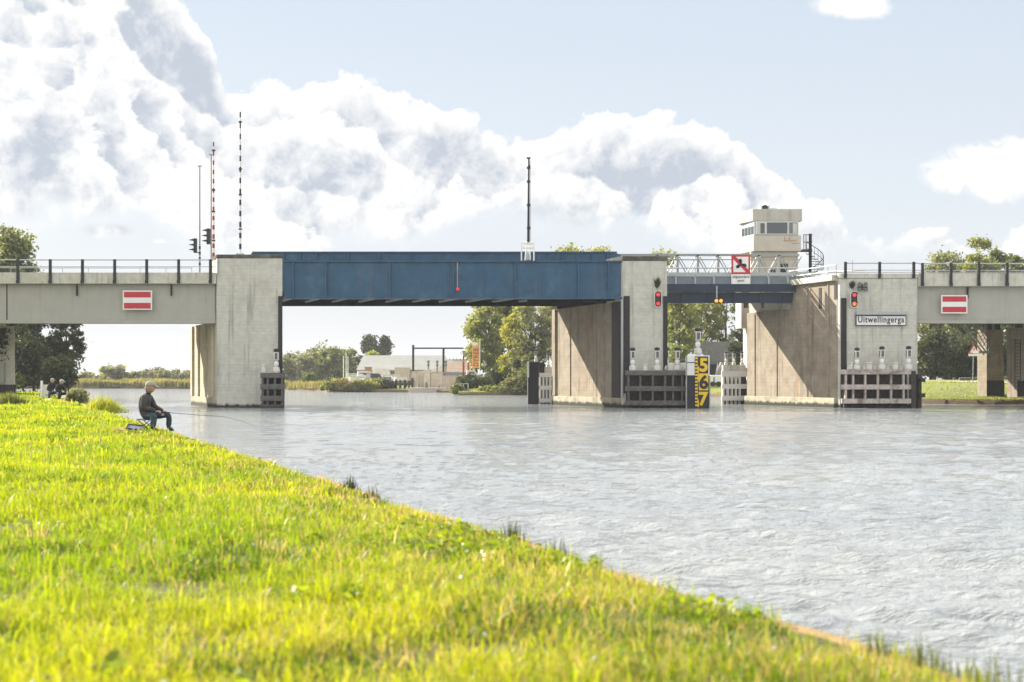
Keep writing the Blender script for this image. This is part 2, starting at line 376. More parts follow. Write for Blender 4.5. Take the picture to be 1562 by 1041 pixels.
B = 95.24; SK = -.3905                                          # bridge plane and the canal's slant
def X(px, Y=B): return (px-CX)*Y/F
def Z(py, Y=B): return CAMZ+(HZ-py)*Y/F
def SX(x, t): return x+SK*t
# ---------------------------------------------------------------- the bridge
bridge = thing('road_bridge', (0, B, 0), 'long concrete road bridge with pale towers and a deep blue steel girder', 'bridge')
def spoly(x0, x1, t0, t1): return [(SX(x0,t0),B+t0),(SX(x1,t0),B+t0),(SX(x1,t1),B+t1),(SX(x0,t1),B+t1)]

def approach(px0, px1, posts, ytop, ybot, gy, fy, rail, W, label, pipes, joint=None):
    x0, x1 = X(px0), X(px1)
    g = MB()
    g.prism(spoly(x0, x1, .45, .85), Z(gy), Z(ybot)-.003)                       # face of the edge beam
    g.prism(spoly(x0, x1, .30, 1.05), Z(fy), Z(gy)-.002)
    g.prism(spoly(x0, x1, .20, W), Z(ybot)-.02, Z(ybot)+.16)
    for t in (3.6, 6.8, W-1.2): g.prism(spoly(x0, x1, t, t+.45), 6.85, Z(ybot)-.03)
    sp = g.build('approach_span', M['girder'], bridge, bevel=.02); tag(sp, label)
    p = MB(); p.prism(spoly(x0, x1, 0, .42), Z(ybot), Z(ytop)); p.prism(spoly(x0, x1, .0, .50), Z(ytop), Z(ytop)+.05)
    p.build('parapet', M['parapet'], sp, bevel=.02)
    p = MB(); p.prism(spoly(x0, x1, W-.45, W), Z(ybot)+.17, Z(ytop)+.15); p.build('parapet', M['parapet'], sp)
    p = MB(); p.prism(spoly(x0, x1, .52, W-.47), Z(ybot)+.165, Z(ybot)+.38); p.build('carriageway', M['asphalt'], sp)
    if joint: p = MB(); p.box(X(joint)-.04, X(joint)+.04, B+.43, B+.449, Z(gy), Z(ybot)-.02); p.build('joint', M['rubber'], sp)
    for q in pipes:
        p = MB(); p.box(X(q)-.05, X(q)+.05, B+.28, B+.42, Z(ybot+18), Z(ybot)-.02); p.build('drain_pipe', M['rubber'], sp)
    h = MB()
    h.cyl((x0, B-.04, Z(rail)), (x1, B-.04, Z(rail)), .045); h.cyl((x0, B-.04, Z(rail+10.5)), (x1, B-.04, Z(rail+10.5)), .03)
    h.build('handrail', M['steelgrey'], sp)
    h = MB(); Yf = B+W-.3
    for zz in (11.1, 10.65): h.cyl((SX(x0, W), Yf, zz), (SX(x1, W), Yf, zz), .03)
    xx = SX(x0, W)
    while xx < SX(x1, W): h.cyl((xx, Yf, 9.7), (xx, Yf, 11.1), .025); xx += 2.1
    h.build('far_handrail', M['steelgrey'], sp)
    first = None
    for q in posts:
        z0 = Z(ybot)+.02 if (q < 331 or q > 1400) else Z(ytop)+.03
        if first is None or abs(z0-first[1]) > .1:
            p = MB(); p.box(X(q)-.09, X(q)+.09, B-.16, B-.005, z0, Z(rail)+.04); p.box(X(q)-.115, X(q)+.115, B-.18, B-.161, z0, z0+.22)
            o = p.build('rail_post', M['dark'], sp); first = (q, z0, o)
        else: 
            c = first[2].copy(); col.objects.link(c); c.parent = sp; c.location.x += X(q)-X(first[0]); WL[c.name] = WL[first[2].name]
    return sp
approach(-420, 330, [-316,-267,-218,-169,-120,-71,-22,28,77.3,126.4,175.5,224.3,273,321.5], 417, 433, 488, 493.5, 396.8, 11.6, 'grey approach span on the left with dark rail posts', [115, 259.5], 7)
approach(1401, 2050, [1406.5,1450,1492.5,1535.5,1579,1622,1665,1708,1751,1794,1837,1880,1923], 418, 437, 488, 493.5, 402.5, 16., 'grey approach span on the right with dark rail posts', [1478.5])

def pier(px0, px1, top, back_top, W, ribs, label, capz=None, strips=(), full=None, thick=3.4, wm_='wall'):
    x0, x1 = X(px0), X(px1)
    m = MB(); m.prism(spoly(x0, x1, 0, 2.6), -1.2, Z(top)); o = m.build('pier', M['concrete'], bridge, bevel=.06); tag(o, label)
    if capz: m = MB(); m.prism([(a+(-.03 if i in (0,3) else .03), b+(-.03 if i < 2 else .03)) for i, (a, b) in enumerate(spoly(x0, x1, 0, 2.6))], Z(top)+.002, Z(capz)); m.build('cap', M['mosscap'], o, bevel=.03)
    clad = min(back_top, Z(top)-.1) if not full else Z(428)
    m = MB(); m.prism(spoly(x0+.10, x0+thick, 2.601, W), -1.2, back_top); m.prism(spoly(x0-.02, x0+.099, .22, W), -1.2, back_top)
    if full: m = MB(); m.prism(spoly(x0+.10, x0+thick, 2.601, full), -1.2, Z(428)); m.prism(spoly(x0+.10, x0+thick, full+.001, W), -1.2, back_top); m.prism(spoly(x0-.02, x0+.099, .22, full), -1.2, Z(428)); m.prism(spoly(x0-.02, x0+.099, full+.001, W), -1.2, back_top)
    m.build('side_wall', M[wm_], o)
    for (t, w, d) in ribs:
        m = MB(); m.prism([(SX(x0, t)-d, B+t), (SX(x0, t)-.021, B+t), (SX(x0, t+w)-.021, B+t+w), (SX(x0, t+w)-d, B+t+w)], .72, back_top-.02)
        m.build('rib', M[wm_], o, bevel=.02)
    m = MB(); m.prism([(a+(-.22 if i in (0,3) else .1), b+(0 if i < 2 else .2)) for i, (a, b) in enumerate(spoly(x0, x0+thick, .3, W))], -1.2, .70)
    m.build('plinth', M['plinth'], o, bevel=.05)
    for (a, b, ya, yb) in strips:
        m = MB(); m.box(X(a), X(b), B-.10, B-.003, Z(yb), Z(ya)); m.build('guard_strip', M['rubber'], o, bevel=.02)
    return o
p1 = pier(331, 431, 394, 6.35, 11.8, [(1.3,.8,.18),(4.4,.8,.2),(8.0,.8,.2),(11.0,.8,.22)], 'pale concrete tower at the left end of the blue girder', 388.5, [(424.5,431,452,601)], wm_='wall_sunlit')
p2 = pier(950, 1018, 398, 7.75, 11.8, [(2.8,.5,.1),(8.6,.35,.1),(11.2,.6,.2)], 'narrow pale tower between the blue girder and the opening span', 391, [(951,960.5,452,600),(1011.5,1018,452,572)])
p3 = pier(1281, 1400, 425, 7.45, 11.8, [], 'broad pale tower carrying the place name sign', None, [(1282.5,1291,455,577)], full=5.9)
m = MB(); m.cyl((X(949.2), B-.02, Z(603)), (X(949.2), B-.02, Z(458)), .085, n=10); m.cyl((X(949.2), B-.02, Z(605)), (X(949.2), B-.02, Z(603)), .13); m.build('corner_pipe', M['steelgrey'], p2)
m = MB(); x0 = X(950); m.prism([(SX(x0,.3)-.12, B+.3), (SX(x0,.3)-.021, B+.3), (SX(x0,1.5)-.021, B+1.5), (SX(x0,1.5)-.12, B+1.5)], .72, 7.7); m.build('side_guard', M['rubber'], p2)
# bright inspection pipe streaks running down the right wall: raised joints
for t in (1.2, 3.7, 7.6, 10.6):
    m = MB(); x0 = X(1281); m.prism([(SX(x0,t)-.09, B+t), (SX(x0,t)-.021, B+t), (SX(x0,t+.12)-.021, B+t+.12), (SX(x0,t+.12)-.09, B+t+.12)], .7, 7.3 if t > 5.9 else Z(430)); m.build('wall_joint', M['wall'], p3)
for t, z0, z1 in ((.25, 9.0, 7.9), (2.05, 8.85, 7.3)):
    m = MB(); x0 = X(1281); m.prism([(SX(x0,t)-.05, B+t), (SX(x0,t)-.021, B+t), (SX(x0,t+.32)-.021, B+t+.32), (SX(x0,t+.32)-.05, B+t+.32)], z1, z0); m.build('slot', M['rubber'], p3)
m = MB(); m.prism(spoly(X(1281), X(1400), -.04, 11.6), Z(425)+.003, Z(417.5)); m.prism(spoly(X(1281)+.1, X(1400), 2.61, 11.7), 7.4, Z(425)); d3 = m.build('deck_edge', M['parapet'], p3, bevel=.03)
m = MB(); m.prism(spoly(X(1281)-.4, X(1281)+.09, .3, 5.7), Z(428)+.003, Z(419)); m.build('deck_edge', M['parapet'], p3, bevel=.03)
q0 = None
for q in (1289, 1341, 1393):
    if q0 is None:
        p = MB(); p.box(X(q)-.095, X(q)+.095, B-.2, B-.05, Z(425), Z(400)); q0 = p.build('rail_post', M['dark'], p3)
    else:
        c = q0.copy(); col.objects.link(c); c.parent = p3; c.location.x += X(q)-X(1289)
m = MB()
m.cyl((X(1289), B-.12, Z(402)), (X(1401), B-.12, Z(402)), .045); m.cyl((X(1289), B-.12, Z(412.5)), (X(1401), B-.12, Z(412.5)), .03)
m.build('handrail', M['steelgrey'], p3)
m = MB()
for i in range(7):
    t = .2+i*.95; m.cyl((SX(X(1278), t), B+t, Z(424)), (SX(X(1278), t), B+t, Z(403)+.0), .03)
for z in (Z(404), Z(413)): m.cyl((SX(X(1278), .2), B+.2, z), (SX(X(1278), 5.9), B+5.9, z), .03)
m.cyl((X(1303.5), B+.6, Z(425)), (X(1303.5), B+.6, Z(396)), .03)
m.cyl((X(1278), B+6, Z(404)-.05), (X(1331), B+2, Z(409)), .05)
m.build('side_railing', M['galv'], p3)
# left back columns already ribs; free standing columns under the approaches
def column(px0, px1, Y, ytop, ybase, zb, label, skew=1.2, ladder=False):
    x0, x1 = X(px0, Y), X(px1, Y); zt = Z(ytop, Y)
    m = MB(); k = .03
    m.add([(x0, Y, zb-.6), (x1+k*3, Y, zb-.6), (x1+k*3+SK*skew, Y+skew, zb-.6), (x0+SK*skew, Y+skew, zb-.6),
           (x0, Y, zt), (x1, Y, zt), (x1+SK*skew, Y+skew, zt), (x0+SK*skew, Y+skew, zt)], [(0,3,2,1),(4,5,6,7),(0,1,5,4),(1,2,6,5),(2,3,7,6),(3,0,4,7)])
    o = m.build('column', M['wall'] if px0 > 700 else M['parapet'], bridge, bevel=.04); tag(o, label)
    m = MB(); m.box(x0-.02+.0, x1+k*3+.02, Y-.02, Y-.003, zb-.5, zb+.75); m.build('dark_foot', M['rubber'], o)
    for q_ in (x0+.15, x1-.5): m = MB(); m.box(q_, q_+.35, Y+.2, Y+.9, zt+.002, zt+.5); m.build('bearing', M['dark'], o)
    return o
column(1505.5, 1530, 109, 503, 594, 1.2, 'column with dark foot under the right approach, left of the one with a ladder', 1.1)
cc = column(1552, 1600, 104, 500, 596, 1.2, 'column with a ladder at the right edge', 1.1)
m = MB(); xl = X(1546, 103.5)
for dx in (0, .42): m.cyl((xl+dx, 103.2, 1.25), (xl+dx, 103.2, Z(517, 103)), .035)
for i in range(15): m.cyl((xl, 103.2, 1.5+i*.26), (xl+.42, 103.2, 1.5+i*.26), .02)
m.build('ladder', M['dark'], cc)
cl = column(-22, 22, 101, 497.5, 590, .9, 'column with climbing ivy under the left approach', 1.0)
m = MB(); xa = X(-12, 100.5); m.box(xa, X(4, 100.5), 100.7, 100.8, Z(584,100.7), Z(553,100.7)); m.build('notice_board', M['roofp'], cl)
for q in range(4): pass
for px0_ in (1640, -170): column(px0_, px0_+30, 106, 500, 594, 1.0, 'outer column beyond the edge of the view')
# inspection ladder braces
m = MB()
for dy in (0, .9):
    a = Vector((X(1468, 108), 107.5+dy, Z(494, 108))); b = Vector((X(1507, 108), 108+dy, Z(541, 108)))
    m.cyl(a, b, .06); a2 = a+Vector((.95, 0, .1)); b2 = b+Vector((.1, 0, .75)); m.cyl(a2, b2, .04)
    for i in range(9):
        t = i/8; m.cyl(a.lerp(b, t), a2.lerp(b2, min(1, t+.06)), .025)
m.box(X(1490, 108), X(1513, 108), 107.4, 108.9, Z(539,108), Z(536,108))
m.build('inspection_stair', M['galv'], bridge)

# blue girder span
g = MB(); x0, x1 = X(431.6), X(949.4)
g.box(x0, x1, B+.28, B+.34, Z(455), Z(398))
g.box(x0, x1, B+.05, B+.62, Z(456), Z(453.5)); g.box(x0, x1, B+.10, B+.56, Z(399.5), Z(397.5))
ms = g.build('main_span', M['blue'], bridge); tag(ms, 'deep blue steel girder span with upright stiffeners')
f0 = None
for q in (447, 496.8, 594.5, 691.5, 786, 882.5, 929):
    if f0 is None:
        p = MB(); p.box(X(q)-.035, X(q)+.035, B+.03, B+.279, Z(453.4), Z(399.6)); f0 = (q, p.build('stiffener', M['blueedge'], ms))
    else:
        c = f0[1].copy(); col.objects.link(c); c.parent = ms; c.location.x += X(q)-X(f0[0])
Yi = B+5.0
g = MB(); xa, xb = X(383, Yi), X(947, Yi)
g.extr([(xa, Z(400,Yi)), (xb, Z(400,Yi)), (xb, Z(389,Yi)), (xb-.5, Z(385.2,Yi)), (xa+.35, Z(384.6,Yi)), (xa, Z(386.5,Yi))], Yi, Yi+.06)
g.box(xa+.1, xb-.3, Yi-.12, Yi+.18, Z(386,Yi), Z(384.2,Yi)); g.box(xa, xb, Yi-.02, Yi+.4, 8.45, Z(400,Yi)-.01)
iw = g.build('inner_girder', M['blue'], ms)
f1 = None
for q in (408, 434, 459, 483.5, 508, 531.5, 579, 626, 673, 720, 766, 812, 835, 858, 880, 903, 926):
    if f1 is None:
        p = MB(); p.box(X(q,Yi)-.03, X(q,Yi)+.03, Yi-.2, Yi-.002, Z(400,Yi), Z(386.2,Yi)); f1 = (q, p.build('stiffener', M['blueedge'], iw))
    else:
        c = f1[1].copy(); col.objects.link(c); c.parent = iw; c.location.x += X(q,Yi)-X(f1[0],Yi)
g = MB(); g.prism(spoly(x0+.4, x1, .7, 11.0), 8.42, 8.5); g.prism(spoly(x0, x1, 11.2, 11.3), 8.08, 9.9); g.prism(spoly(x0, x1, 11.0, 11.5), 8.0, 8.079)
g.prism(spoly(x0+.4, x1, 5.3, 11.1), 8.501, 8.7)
g.build('deck_underside', M['shade_steel'], ms)
f2 = None
for i in range(11):
    xx = x0+1.7+i*2.16
    if f2 is None:
        p = MB(); p.prism([(xx, B+.7), (xx+.14, B+.7), (xx+.14+SK*10.2, B+10.9), (xx+SK*10.2, B+10.9)], 8.27, 8.41); f2 = (xx, p.build('cross_beam', M['steelgrey'], ms))  # light grey carries the lit tone of the beam edges
    else:
        c = f2[1].copy(); col.objects.link(c); c.parent = ms; c.location.x += xx-f2[0]
# bearings under the right end of the blue girder
g = MB(); g.prism(spoly(X(950)-.1, X(950)+1.2, 3., 11.), 7.76, 8.0); g.prism(spoly(X(872), X(948), 1.0, 8.), 7.85, 8.40); g.build('end_beam', M['shade_steel'], ms)

# opening (bascule) span
Yb = B+5.5; bl = MB()
bs = thing('bascule_span', (X(1110, Yb), Yb, 7.7), 'dark navy opening span with grey edge panels and a lattice railing', 'opening bridge')
g = MB(); xa, xb = X(1016, Yb), X(1213, Yb)
g.extr([(xa, Z(446,Yb)), (xb+.25, Z(446,Yb)), (xb+.3, Z(434,Yb)), (xa, Z(434,Yb))], Yb-.35, Yb+.05)
g.extr([(xa, Z(461.5,Yb)), (xb-.3, Z(461.5,Yb)), (xb, Z(446.2,Yb)), (xa, Z(446.2,Yb))], Yb+.06, Yb+.3)
g.box(xa, xb-.3, Yb-.1, Yb+.4, Z(462.6,Yb), Z(461.4,Yb))
for q in (1040, 1080, 1120, 1160, 1195): g.box(X(q,Yb)-.04, X(q,Yb)+.04, Yb-.1, Yb+.059, Z(461,Yb), Z(446.3,Yb))
g.build('girder', M['navy'], bs)
g = MB(); g.prism([(xa, Yb+.41), (xb-.3, Yb+.41), (xb-.3+SK*6, Yb+6.4), (xa+SK*6, Yb+6.4)], Z(446,Yb), 8.6); g.build('deck', M['navy'], bs)
g = MB(); g.box(X(1016,Yb), X(1243,Yb), Yb-.30, Yb-.1, Z(421.3,Yb), Z(416.3,Yb)); g.build('kerb_band', M['steelgrey'], bs)
g = MB(); g.box(X(1016,Yb), X(1240,Yb), Yb-.02, Yb+.02, Z(433.6,Yb), Z(421.5,Yb)); g.box(X(1016,Yb), X(1240,Yb), Yb-.06, Yb-.021, Z(428.6,Yb), Z(427.6,Yb)); g.build('edge_panel', M['panel'], bs)
f3 = None
for q in (1030.5, 1060, 1088.5, 1172, 1201, 1228):
    if f3 is None:
        p = MB(); p.box(X(q,Yb)-.07, X(q,Yb)+.07, Yb-.2, Yb-.07, Z(433.8,Yb), Z(421.5,Yb)); f3 = (q, p.build('panel_post', M['steelgrey'], bs))
    else:
        c = f3[1].copy(); col.objects.link(c); c.parent = bs; c.location.x += X(q,Yb)-X(f3[0],Yb)
g = MB(); g.cyl((xa, Yb-.2, Z(409.5,Yb)), (X(1216,Yb), Yb-.2, Z(409.5,Yb)), .05)
for q in (1060, 1172, 1201): g.cyl((X(q,Yb), Yb-.2, Z(416,Yb)), (X(q,Yb), Yb-.2, Z(409.5,Yb)), .04)
g.build('handrail', M['steelgrey'], bs)
Yt = Yb+5.6; g = MB()
za, zb = Z(389.3,Yt), Z(418,Yt)
g.box(X(937,Yt), X(1219,Yt), Yt-.08, Yt+.08, za-.09, za+.09); g.box(X(990,Yt), X(1219,Yt), Yt-.05, Yt+.05, za-.42, za-.34); g.box(X(990,Yt), X(1219,Yt), Yt-.08, Yt+.08, zb-.08, zb+.08)
for q in range(1000, 1215, 31): g.box(X(q+2.5,Yt)-.09, X(q+2.5,Yt)+.09, Yt-.08, Yt+.08, zb, za)
for i, q in enumerate(np.arange(985, 1216, 15.5)):
    a, b = (zb, za-.05) if i % 2 == 0 else (za-.05, zb); g.cyl((X(q,Yt), Yt, a), (X(q+15.5,Yt), Yt, b), .045)
Y2 = Yt+.9
for i, q in enumerate(np.arange(990, 1216, 15.5)):
    a, b = (zb, za-.05) if i % 2 == 0 else (za-.05, zb); g.cyl((X(q,Y2), Y2, a), (X(q+15.5,Y2), Y2, b), .035)
g.build('lattice_railing', M['galv'], bs)
f4 = None
for q in (1157, 1160.5, 1186):
    p = MB(); p.box(X(q)-.05, X(q)+.05, Yb+.0, Yb+.3, Z(470,Yb), Z(461,Yb)); p.build('bolt_stub', M['rubber'], bs)

# control tower
YT = B+12.6
tw = thing('control_tower', (X(1183,YT), YT, 0), 'bridge keeper\'s concrete control tower with wide windows and a spiral stair', 'tower')
def tpoly(pl, pc, pr, inner=0.):
    xc, xr = X(pc,YT), X(pr,YT); xl = (pl-CX)*(YT+2.3)/F
    return [(xc, YT), (xr, YT), (xr-.2, YT+4.2), (xl+.9, YT+4.2), (xl, YT+2.3)]
m = MB(); m.prism(tpoly(1126, 1148.5, 1223.5), Z(337.5,YT), Z(319,YT)); m.build('roof_slab', M['towerc'], tw, bevel=.04)
m = MB(); m.prism(tpoly(1130.5, 1150.5, 1218), Z(359,YT), Z(337.6,YT)); cab = m.build('cabin', M['steelgrey'], tw)
m = MB(); m.prism(tpoly(1127.5, 1149.5, 1222), Z(383.5,YT), Z(359.1,YT)); m.build('parapet_band', M['towerl'], tw, bevel=.04)
m = MB(); m.box(X(1195,YT), X(1216,YT), YT-.03, YT-.003, Z(368,YT), Z(366.8,YT)); m.box(X(1196.5,YT), X(1197.5,YT), YT-.03, YT-.003, Z(366.6,YT), Z(361,YT)); m.box(X(1203.5,YT), X(1204.5,YT), YT-.03, YT-.003, Z(366.6,YT), Z(361,YT)); m.box(X(1208,YT), X(1219,YT), YT-.03, YT-.003, Z(372,YT), Z(371,YT)); m.build('rust_mark', M['rustm'], tw)
m = MB(); m.box(X(1146.5,YT), X(1218.5,YT), YT+.35, YT+4, 1., Z(383.6,YT)); m.box(X(1145,YT), X(1219,YT), YT+.2, YT+4.1, Z(391.5,YT), Z(389.5,YT)); m.build('shaft', M['towerl'], tw, bevel=.03)
m = MB(); m.box(X(1131.5,YT), X(1146.4,YT), YT+.3, YT+3, Z(500,YT), Z(440,YT)); m.build('side_duct', M['towerl'], tw, bevel=.03)
for (a, b, mt_) in ((1154.5, 1167, 'curtain'), (1169.5, 1201, 'glass'), (1203.5, 1216.5, 'lens')):
    m = MB(); m.box(X(a,YT)-.08, X(b,YT)+.08, YT-.055, YT+.02, Z(357.8,YT), Z(338.6,YT)); w = m.build('window', M['white'], tw)
    m = MB(); m.box(X(a,YT), X(b,YT), YT-.075, YT-.057, Z(356.8,YT), Z(339.6,YT)); m.build('pane', M[mt_], w)
    if mt_ != 'glass':
        m = MB(); m.box(X((a+b)/2-1,YT), X(b,YT)-.05, YT-.095, YT-.077, Z(356.5,YT), Z(341,YT)); m.build('blind', M['glass' if mt_ == 'curtain' else 'curtain'], w)
pl = Vector((X(1130.5,YT+2.3), YT+2.3, 0)); pc = Vector((X(1150.5,YT), YT, 0))
dd = pc-pl; nn_ = Vector((dd.y, -dd.x, 0)).normalized()
if nn_.y > 0: nn_ = -nn_
for i in range(4):
    a = pl+dd*(.06+i*.235); b = pl+dd*(.06+i*.235+.19)
    z0, z1 = Z(357,YT), Z(345,YT)
    m = MB(); m.hexa([(a+nn_*.02).to_tuple()[:2]+(z0,), (b+nn_*.02).to_tuple()[:2]+(z0,), (b-nn_*.02).to_tuple()[:2]+(z0,), (a-nn_*.02).to_tuple()[:2]+(z0,),
                      (a+nn_*.02).to_tuple()[:2]+(z1,), (b+nn_*.02).to_tuple()[:2]+(z1,), (b-nn_*.02).to_tuple()[:2]+(z1,), (a-nn_*.02).to_tuple()[:2]+(z1,)])
    m.build('side_window', M['glass'], tw)
for (a, b, y0_, y1_) in ((1190, 1203, 402, 418), (1177, 1184, 411, 418)):
    m = MB(); m.box(X(a,YT), X(b,YT), YT+.28, YT+.345, Z(y1_,YT), Z(y0_,YT)); m.build('hatch', M['dark'], tw)
m = MB(); m.box(X(1163,YT), X(1176,YT), YT+.6, YT+1.5, Z(319,YT)+.003, Z(312.5,YT)); vb = m.build('ventilation_box', M['steelgrey'], tw, bevel=.02)
m = MB(); m.cyl((X(1169,YT), YT+.55, Z(316,YT)), (X(1169,YT), YT+.599, Z(316,YT)), .24, n=14); m.build('fan_opening', M['black'], vb)
m = MB(); m.lathe((X(1183,YT), YT+1, Z(319,YT)), [(.38,0.003),(.36,.1),(.2,.2),(.03,.22)]); m.build('roof_dome', M['steelgrey'], tw, smooth=True)
Ys = YT+1.6; sx = X(1236,Ys); st = MB()
st.cyl((sx, Ys, 8.8), (sx, Ys, Z(357,Ys)), .13, n=10); stair = st.build('spiral_stair', M['dark'], tw)
zt, zb0 = Z(382,Ys), 9.2; rad = 1.08; ns = 16
s = MB(); rp = []
for i in range(ns):
    a = R(95)-R(18)*i; z = zt-(zt-zb0)*(i+1)/ns; a2 = a-R(20)
    p = [(sx, Ys), (sx+rad*math.cos(a), Ys+rad*math.sin(a)), (sx+rad*math.cos(a2), Ys+rad*math.sin(a2))]
    s.prism(p, z-.04, z); s.cyl((p[1][0], p[1][1], z), (p[1][0], p[1][1], z+1.05), .018, n=5); rp.append((p[1][0], p[1][1], z+1.05))
s.build('tread', M['dark'], stair)
s = MB(); s.tube(rp, .03, 6); s.tube([(a, b, c-.5) for a, b, c in rp], .02, 6)
s.build('stair_rail', M['dark'], stair)
s = MB(); s.box(X(1221,Ys), sx, Ys-.8, Ys+.6, zt-.1, zt)
for q in (1222.5, 1225, 1227.5, 1231, 1234.5): s.cyl((X(q,Ys), Ys-.78, zt), (X(q,Ys), Ys-.78, Z(360,Ys)), .025, n=5)
for zz in (Z(360,Ys), Z(371,Ys)): s.cyl((X(1222,Ys), Ys-.78, zz), (sx, Ys-.78, zz), .03, n=5)
s.build('landing', M['dark'], stair)
s = MB()
for zz in (10.4, 9.95): s.cyl((X(1220,YT-.8), YT-.8, zz), (X(1275,YT-.8), YT-.8, zz-.15), .03)
for q in (1222, 1232, 1243, 1254, 1265, 1275): s.cyl((X(q,YT-.8), YT-.8, 9.2), (X(q,YT-.8), YT-.8, 10.38), .03)
s.box(X(1218,YT), X(1290,YT), YT-.9, YT+3.5, 8.9, 9.15)
s.build('access_walkway', M['galv'], tw)

# ---------------------------------------------------------------- things on the bridge
def tube_box(x0, x1, y0, y1, z0, z1): return MB().box(x0, x1, y0, y1, z0, z1)
def no_entry(px0, px1, py0, py1, Y, label):
    x0, x1, z0, z1 = X(px0,Y), X(px1,Y), Z(py1,Y), Z(py0,Y)
    t = thing('no_passage_sign', ((x0+x1)/2, Y, z0), label, 'sign', 'red and white no passage boards on the bridge')
    tube_box(x0, x1, Y-.04, Y+.03, z0, z1).build('board', M['redwhite'], t)
    h = z1-z0; e = .09
    tube_box(x0+e, x1-e, Y-.052, Y-.043, z0+e, z0+h*.36).build('red_band', M['red'], t)
    tube_box(x0+e, x1-e, Y-.052, Y-.043, z1-h*.36, z1-e).build('red_band', M['red'], t)
    b = MB()
    for xx in (x0+.4, x1-.4): b.box(xx-.03, xx+.03, Y+.031, Y+.45, z0+.2, z1-.2)
    b.build('bracket', M['galv'], t)
no_entry(187.5, 232, 443.5, 473, B+.1, 'red board with a white bar on the grey span left of the left tower')
no_entry(1435.5, 1475.5, 450.5, 478.5, B+.1, 'red board with a white bar on the grey span right of the place name sign')

def river_signal(px, py0, py1, w, label, second, Y):
    x = X(px,Y); z0, z1 = Z(py1,Y), Z(py0,Y); r = w/2
    t = thing('river_signal', (x, Y, z0), label, 'signal light', 'red twin signal lights on the towers')
    def cap(rr):
        zc0, zc1 = z0+r, z1-r; p = []
        for i in range(13): a = math.pi+math.pi*i/12; p.append((x+rr*math.cos(a), zc0+rr*math.sin(a)))
        for i in range(13): a = math.pi*i/12; p.append((x+rr*math.cos(a), zc1+rr*math.sin(a)))
        return p
    MB().extr(cap(r), Y-.05, Y).build('backboard_rim', M['white'], t); MB().extr(cap(r-.055), Y-.09, Y-.052).build('backboard', M['black'], t)
    zs = [z1-r*1.05, (z0+z1)/2, z0+r*1.05]
    for z, mm_ in zip((zs[0], zs[2]), (M['lampred'], second)):
        m = MB(); m.cyl((x, Y-.10, z), (x, Y-.14, z), .145, n=16); m.build('lens', mm_, t)
        m = MB()
        for i in range(9):
            a = R(10)+R(160)*i/9; a2 = R(10)+R(160)*(i+1)/9; ro, ri = .21, .19
            m.hexa([(x+ri*math.cos(a), Y-.34, z+ri*math.sin(a)), (x+ro*math.cos(a), Y-.34, z+ro*math.sin(a)), (x+ro*math.cos(a), Y-.092, z+ro*math.sin(a)), (x+ri*math.cos(a), Y-.092, z+ri*math.sin(a)),
                    (x+ri*math.cos(a2), Y-.34, z+ri*math.sin(a2)), (x+ro*math.cos(a2), Y-.34, z+ro*math.sin(a2)), (x+ro*math.cos(a2), Y-.092, z+ro*math.sin(a2)), (x+ri*math.cos(a2), Y-.092, z+ri*math.sin(a2))])
        m.build('hood', M['black'], t)
    m = MB(); m.cyl((x, Y-.10, zs[1]), (x, Y-.13, zs[1]), .13, n=16); m.build('lens', M['lampoff'], t)
    m = MB(); m.box(x-.06, x+.06, Y+.001, B-.004, z0+.3, z1-.3)
    m.cyl((x-.03, B-.06, z1), (x-.03, B-.06, z1+.75), .035, n=6); m.build('mount', M['galv'], t)
    # dark wiry weeds rooted above the lamp
    return t
river_signal(1003.7, 443.5, 469.5, .56, 'signal with two red lights on the narrow tower right of the blue girder', M['lampred'], B-.12)
river_signal(1302.7, 444, 470, .56, 'signal with a red and an orange light beside the place name sign', M['lamporange'], B-.12)
def weed(px, py0, py1, w, label, seed):
    rg = random.Random(seed); t = MB(); x = X(px); z0 = Z(py1)
    for i in range(70):
        a = rg.uniform(-1.2, 1.2); L = (Z(py0)-z0)*rg.uniform(.4, 1.); b = Vector((x, B-.05, z0)); e = b+Vector((math.sin(a)*w*rg.uniform(.3, 1), -rg.uniform(0, .25), L*math.cos(a*.7)))
        n = Vector((rg.uniform(-1,1), rg.uniform(-1,1), rg.uniform(-1,1)))*.05
        t.add([b, b.lerp(e,.5)+n, e, b.lerp(e,.5)-n], [(0,1,2,3)])
    o = t.build('wall_plant', G['ivy'], loc=(x, B-.05, z0)); tag(o, label, 'plant')
weed(1002.5, 419, 441, .38, 'small dark plant growing out of the tower wall above the left red signal', 3)
weed(1299.5, 427, 441, .30, 'small dark plant above the signal beside the place name sign', 4)

t = thing('floodlight_cluster', (X(1315), B, Z(443)), 'four small round floodlights on the tower above the place name sign', 'lamp')
m = MB(); m.box(X(1307), X(1323), B-.09, B-.05, Z(439), Z(437.8)); m.box(X(1314.6), X(1315.6), B-.09, B-.004, Z(443), Z(434)); m.build('bracket', M['dark'], t)
f5 = None
for q, r in ((1310, 434.5), (1319, 434.5), (1310, 442), (1319, 442)):
    m = MB(); m.cyl((X(q), B-.28, Z(r)), (X(q), B-.093, Z(r)), .15, .09, n=14); o = m.build('floodlight', M['dark'], t)
    m = MB(); m.cyl((X(q), B-.29, Z(r)), (X(q), B-.282, Z(r)), .11, n=14); m.build('glass', M['lens'], o)

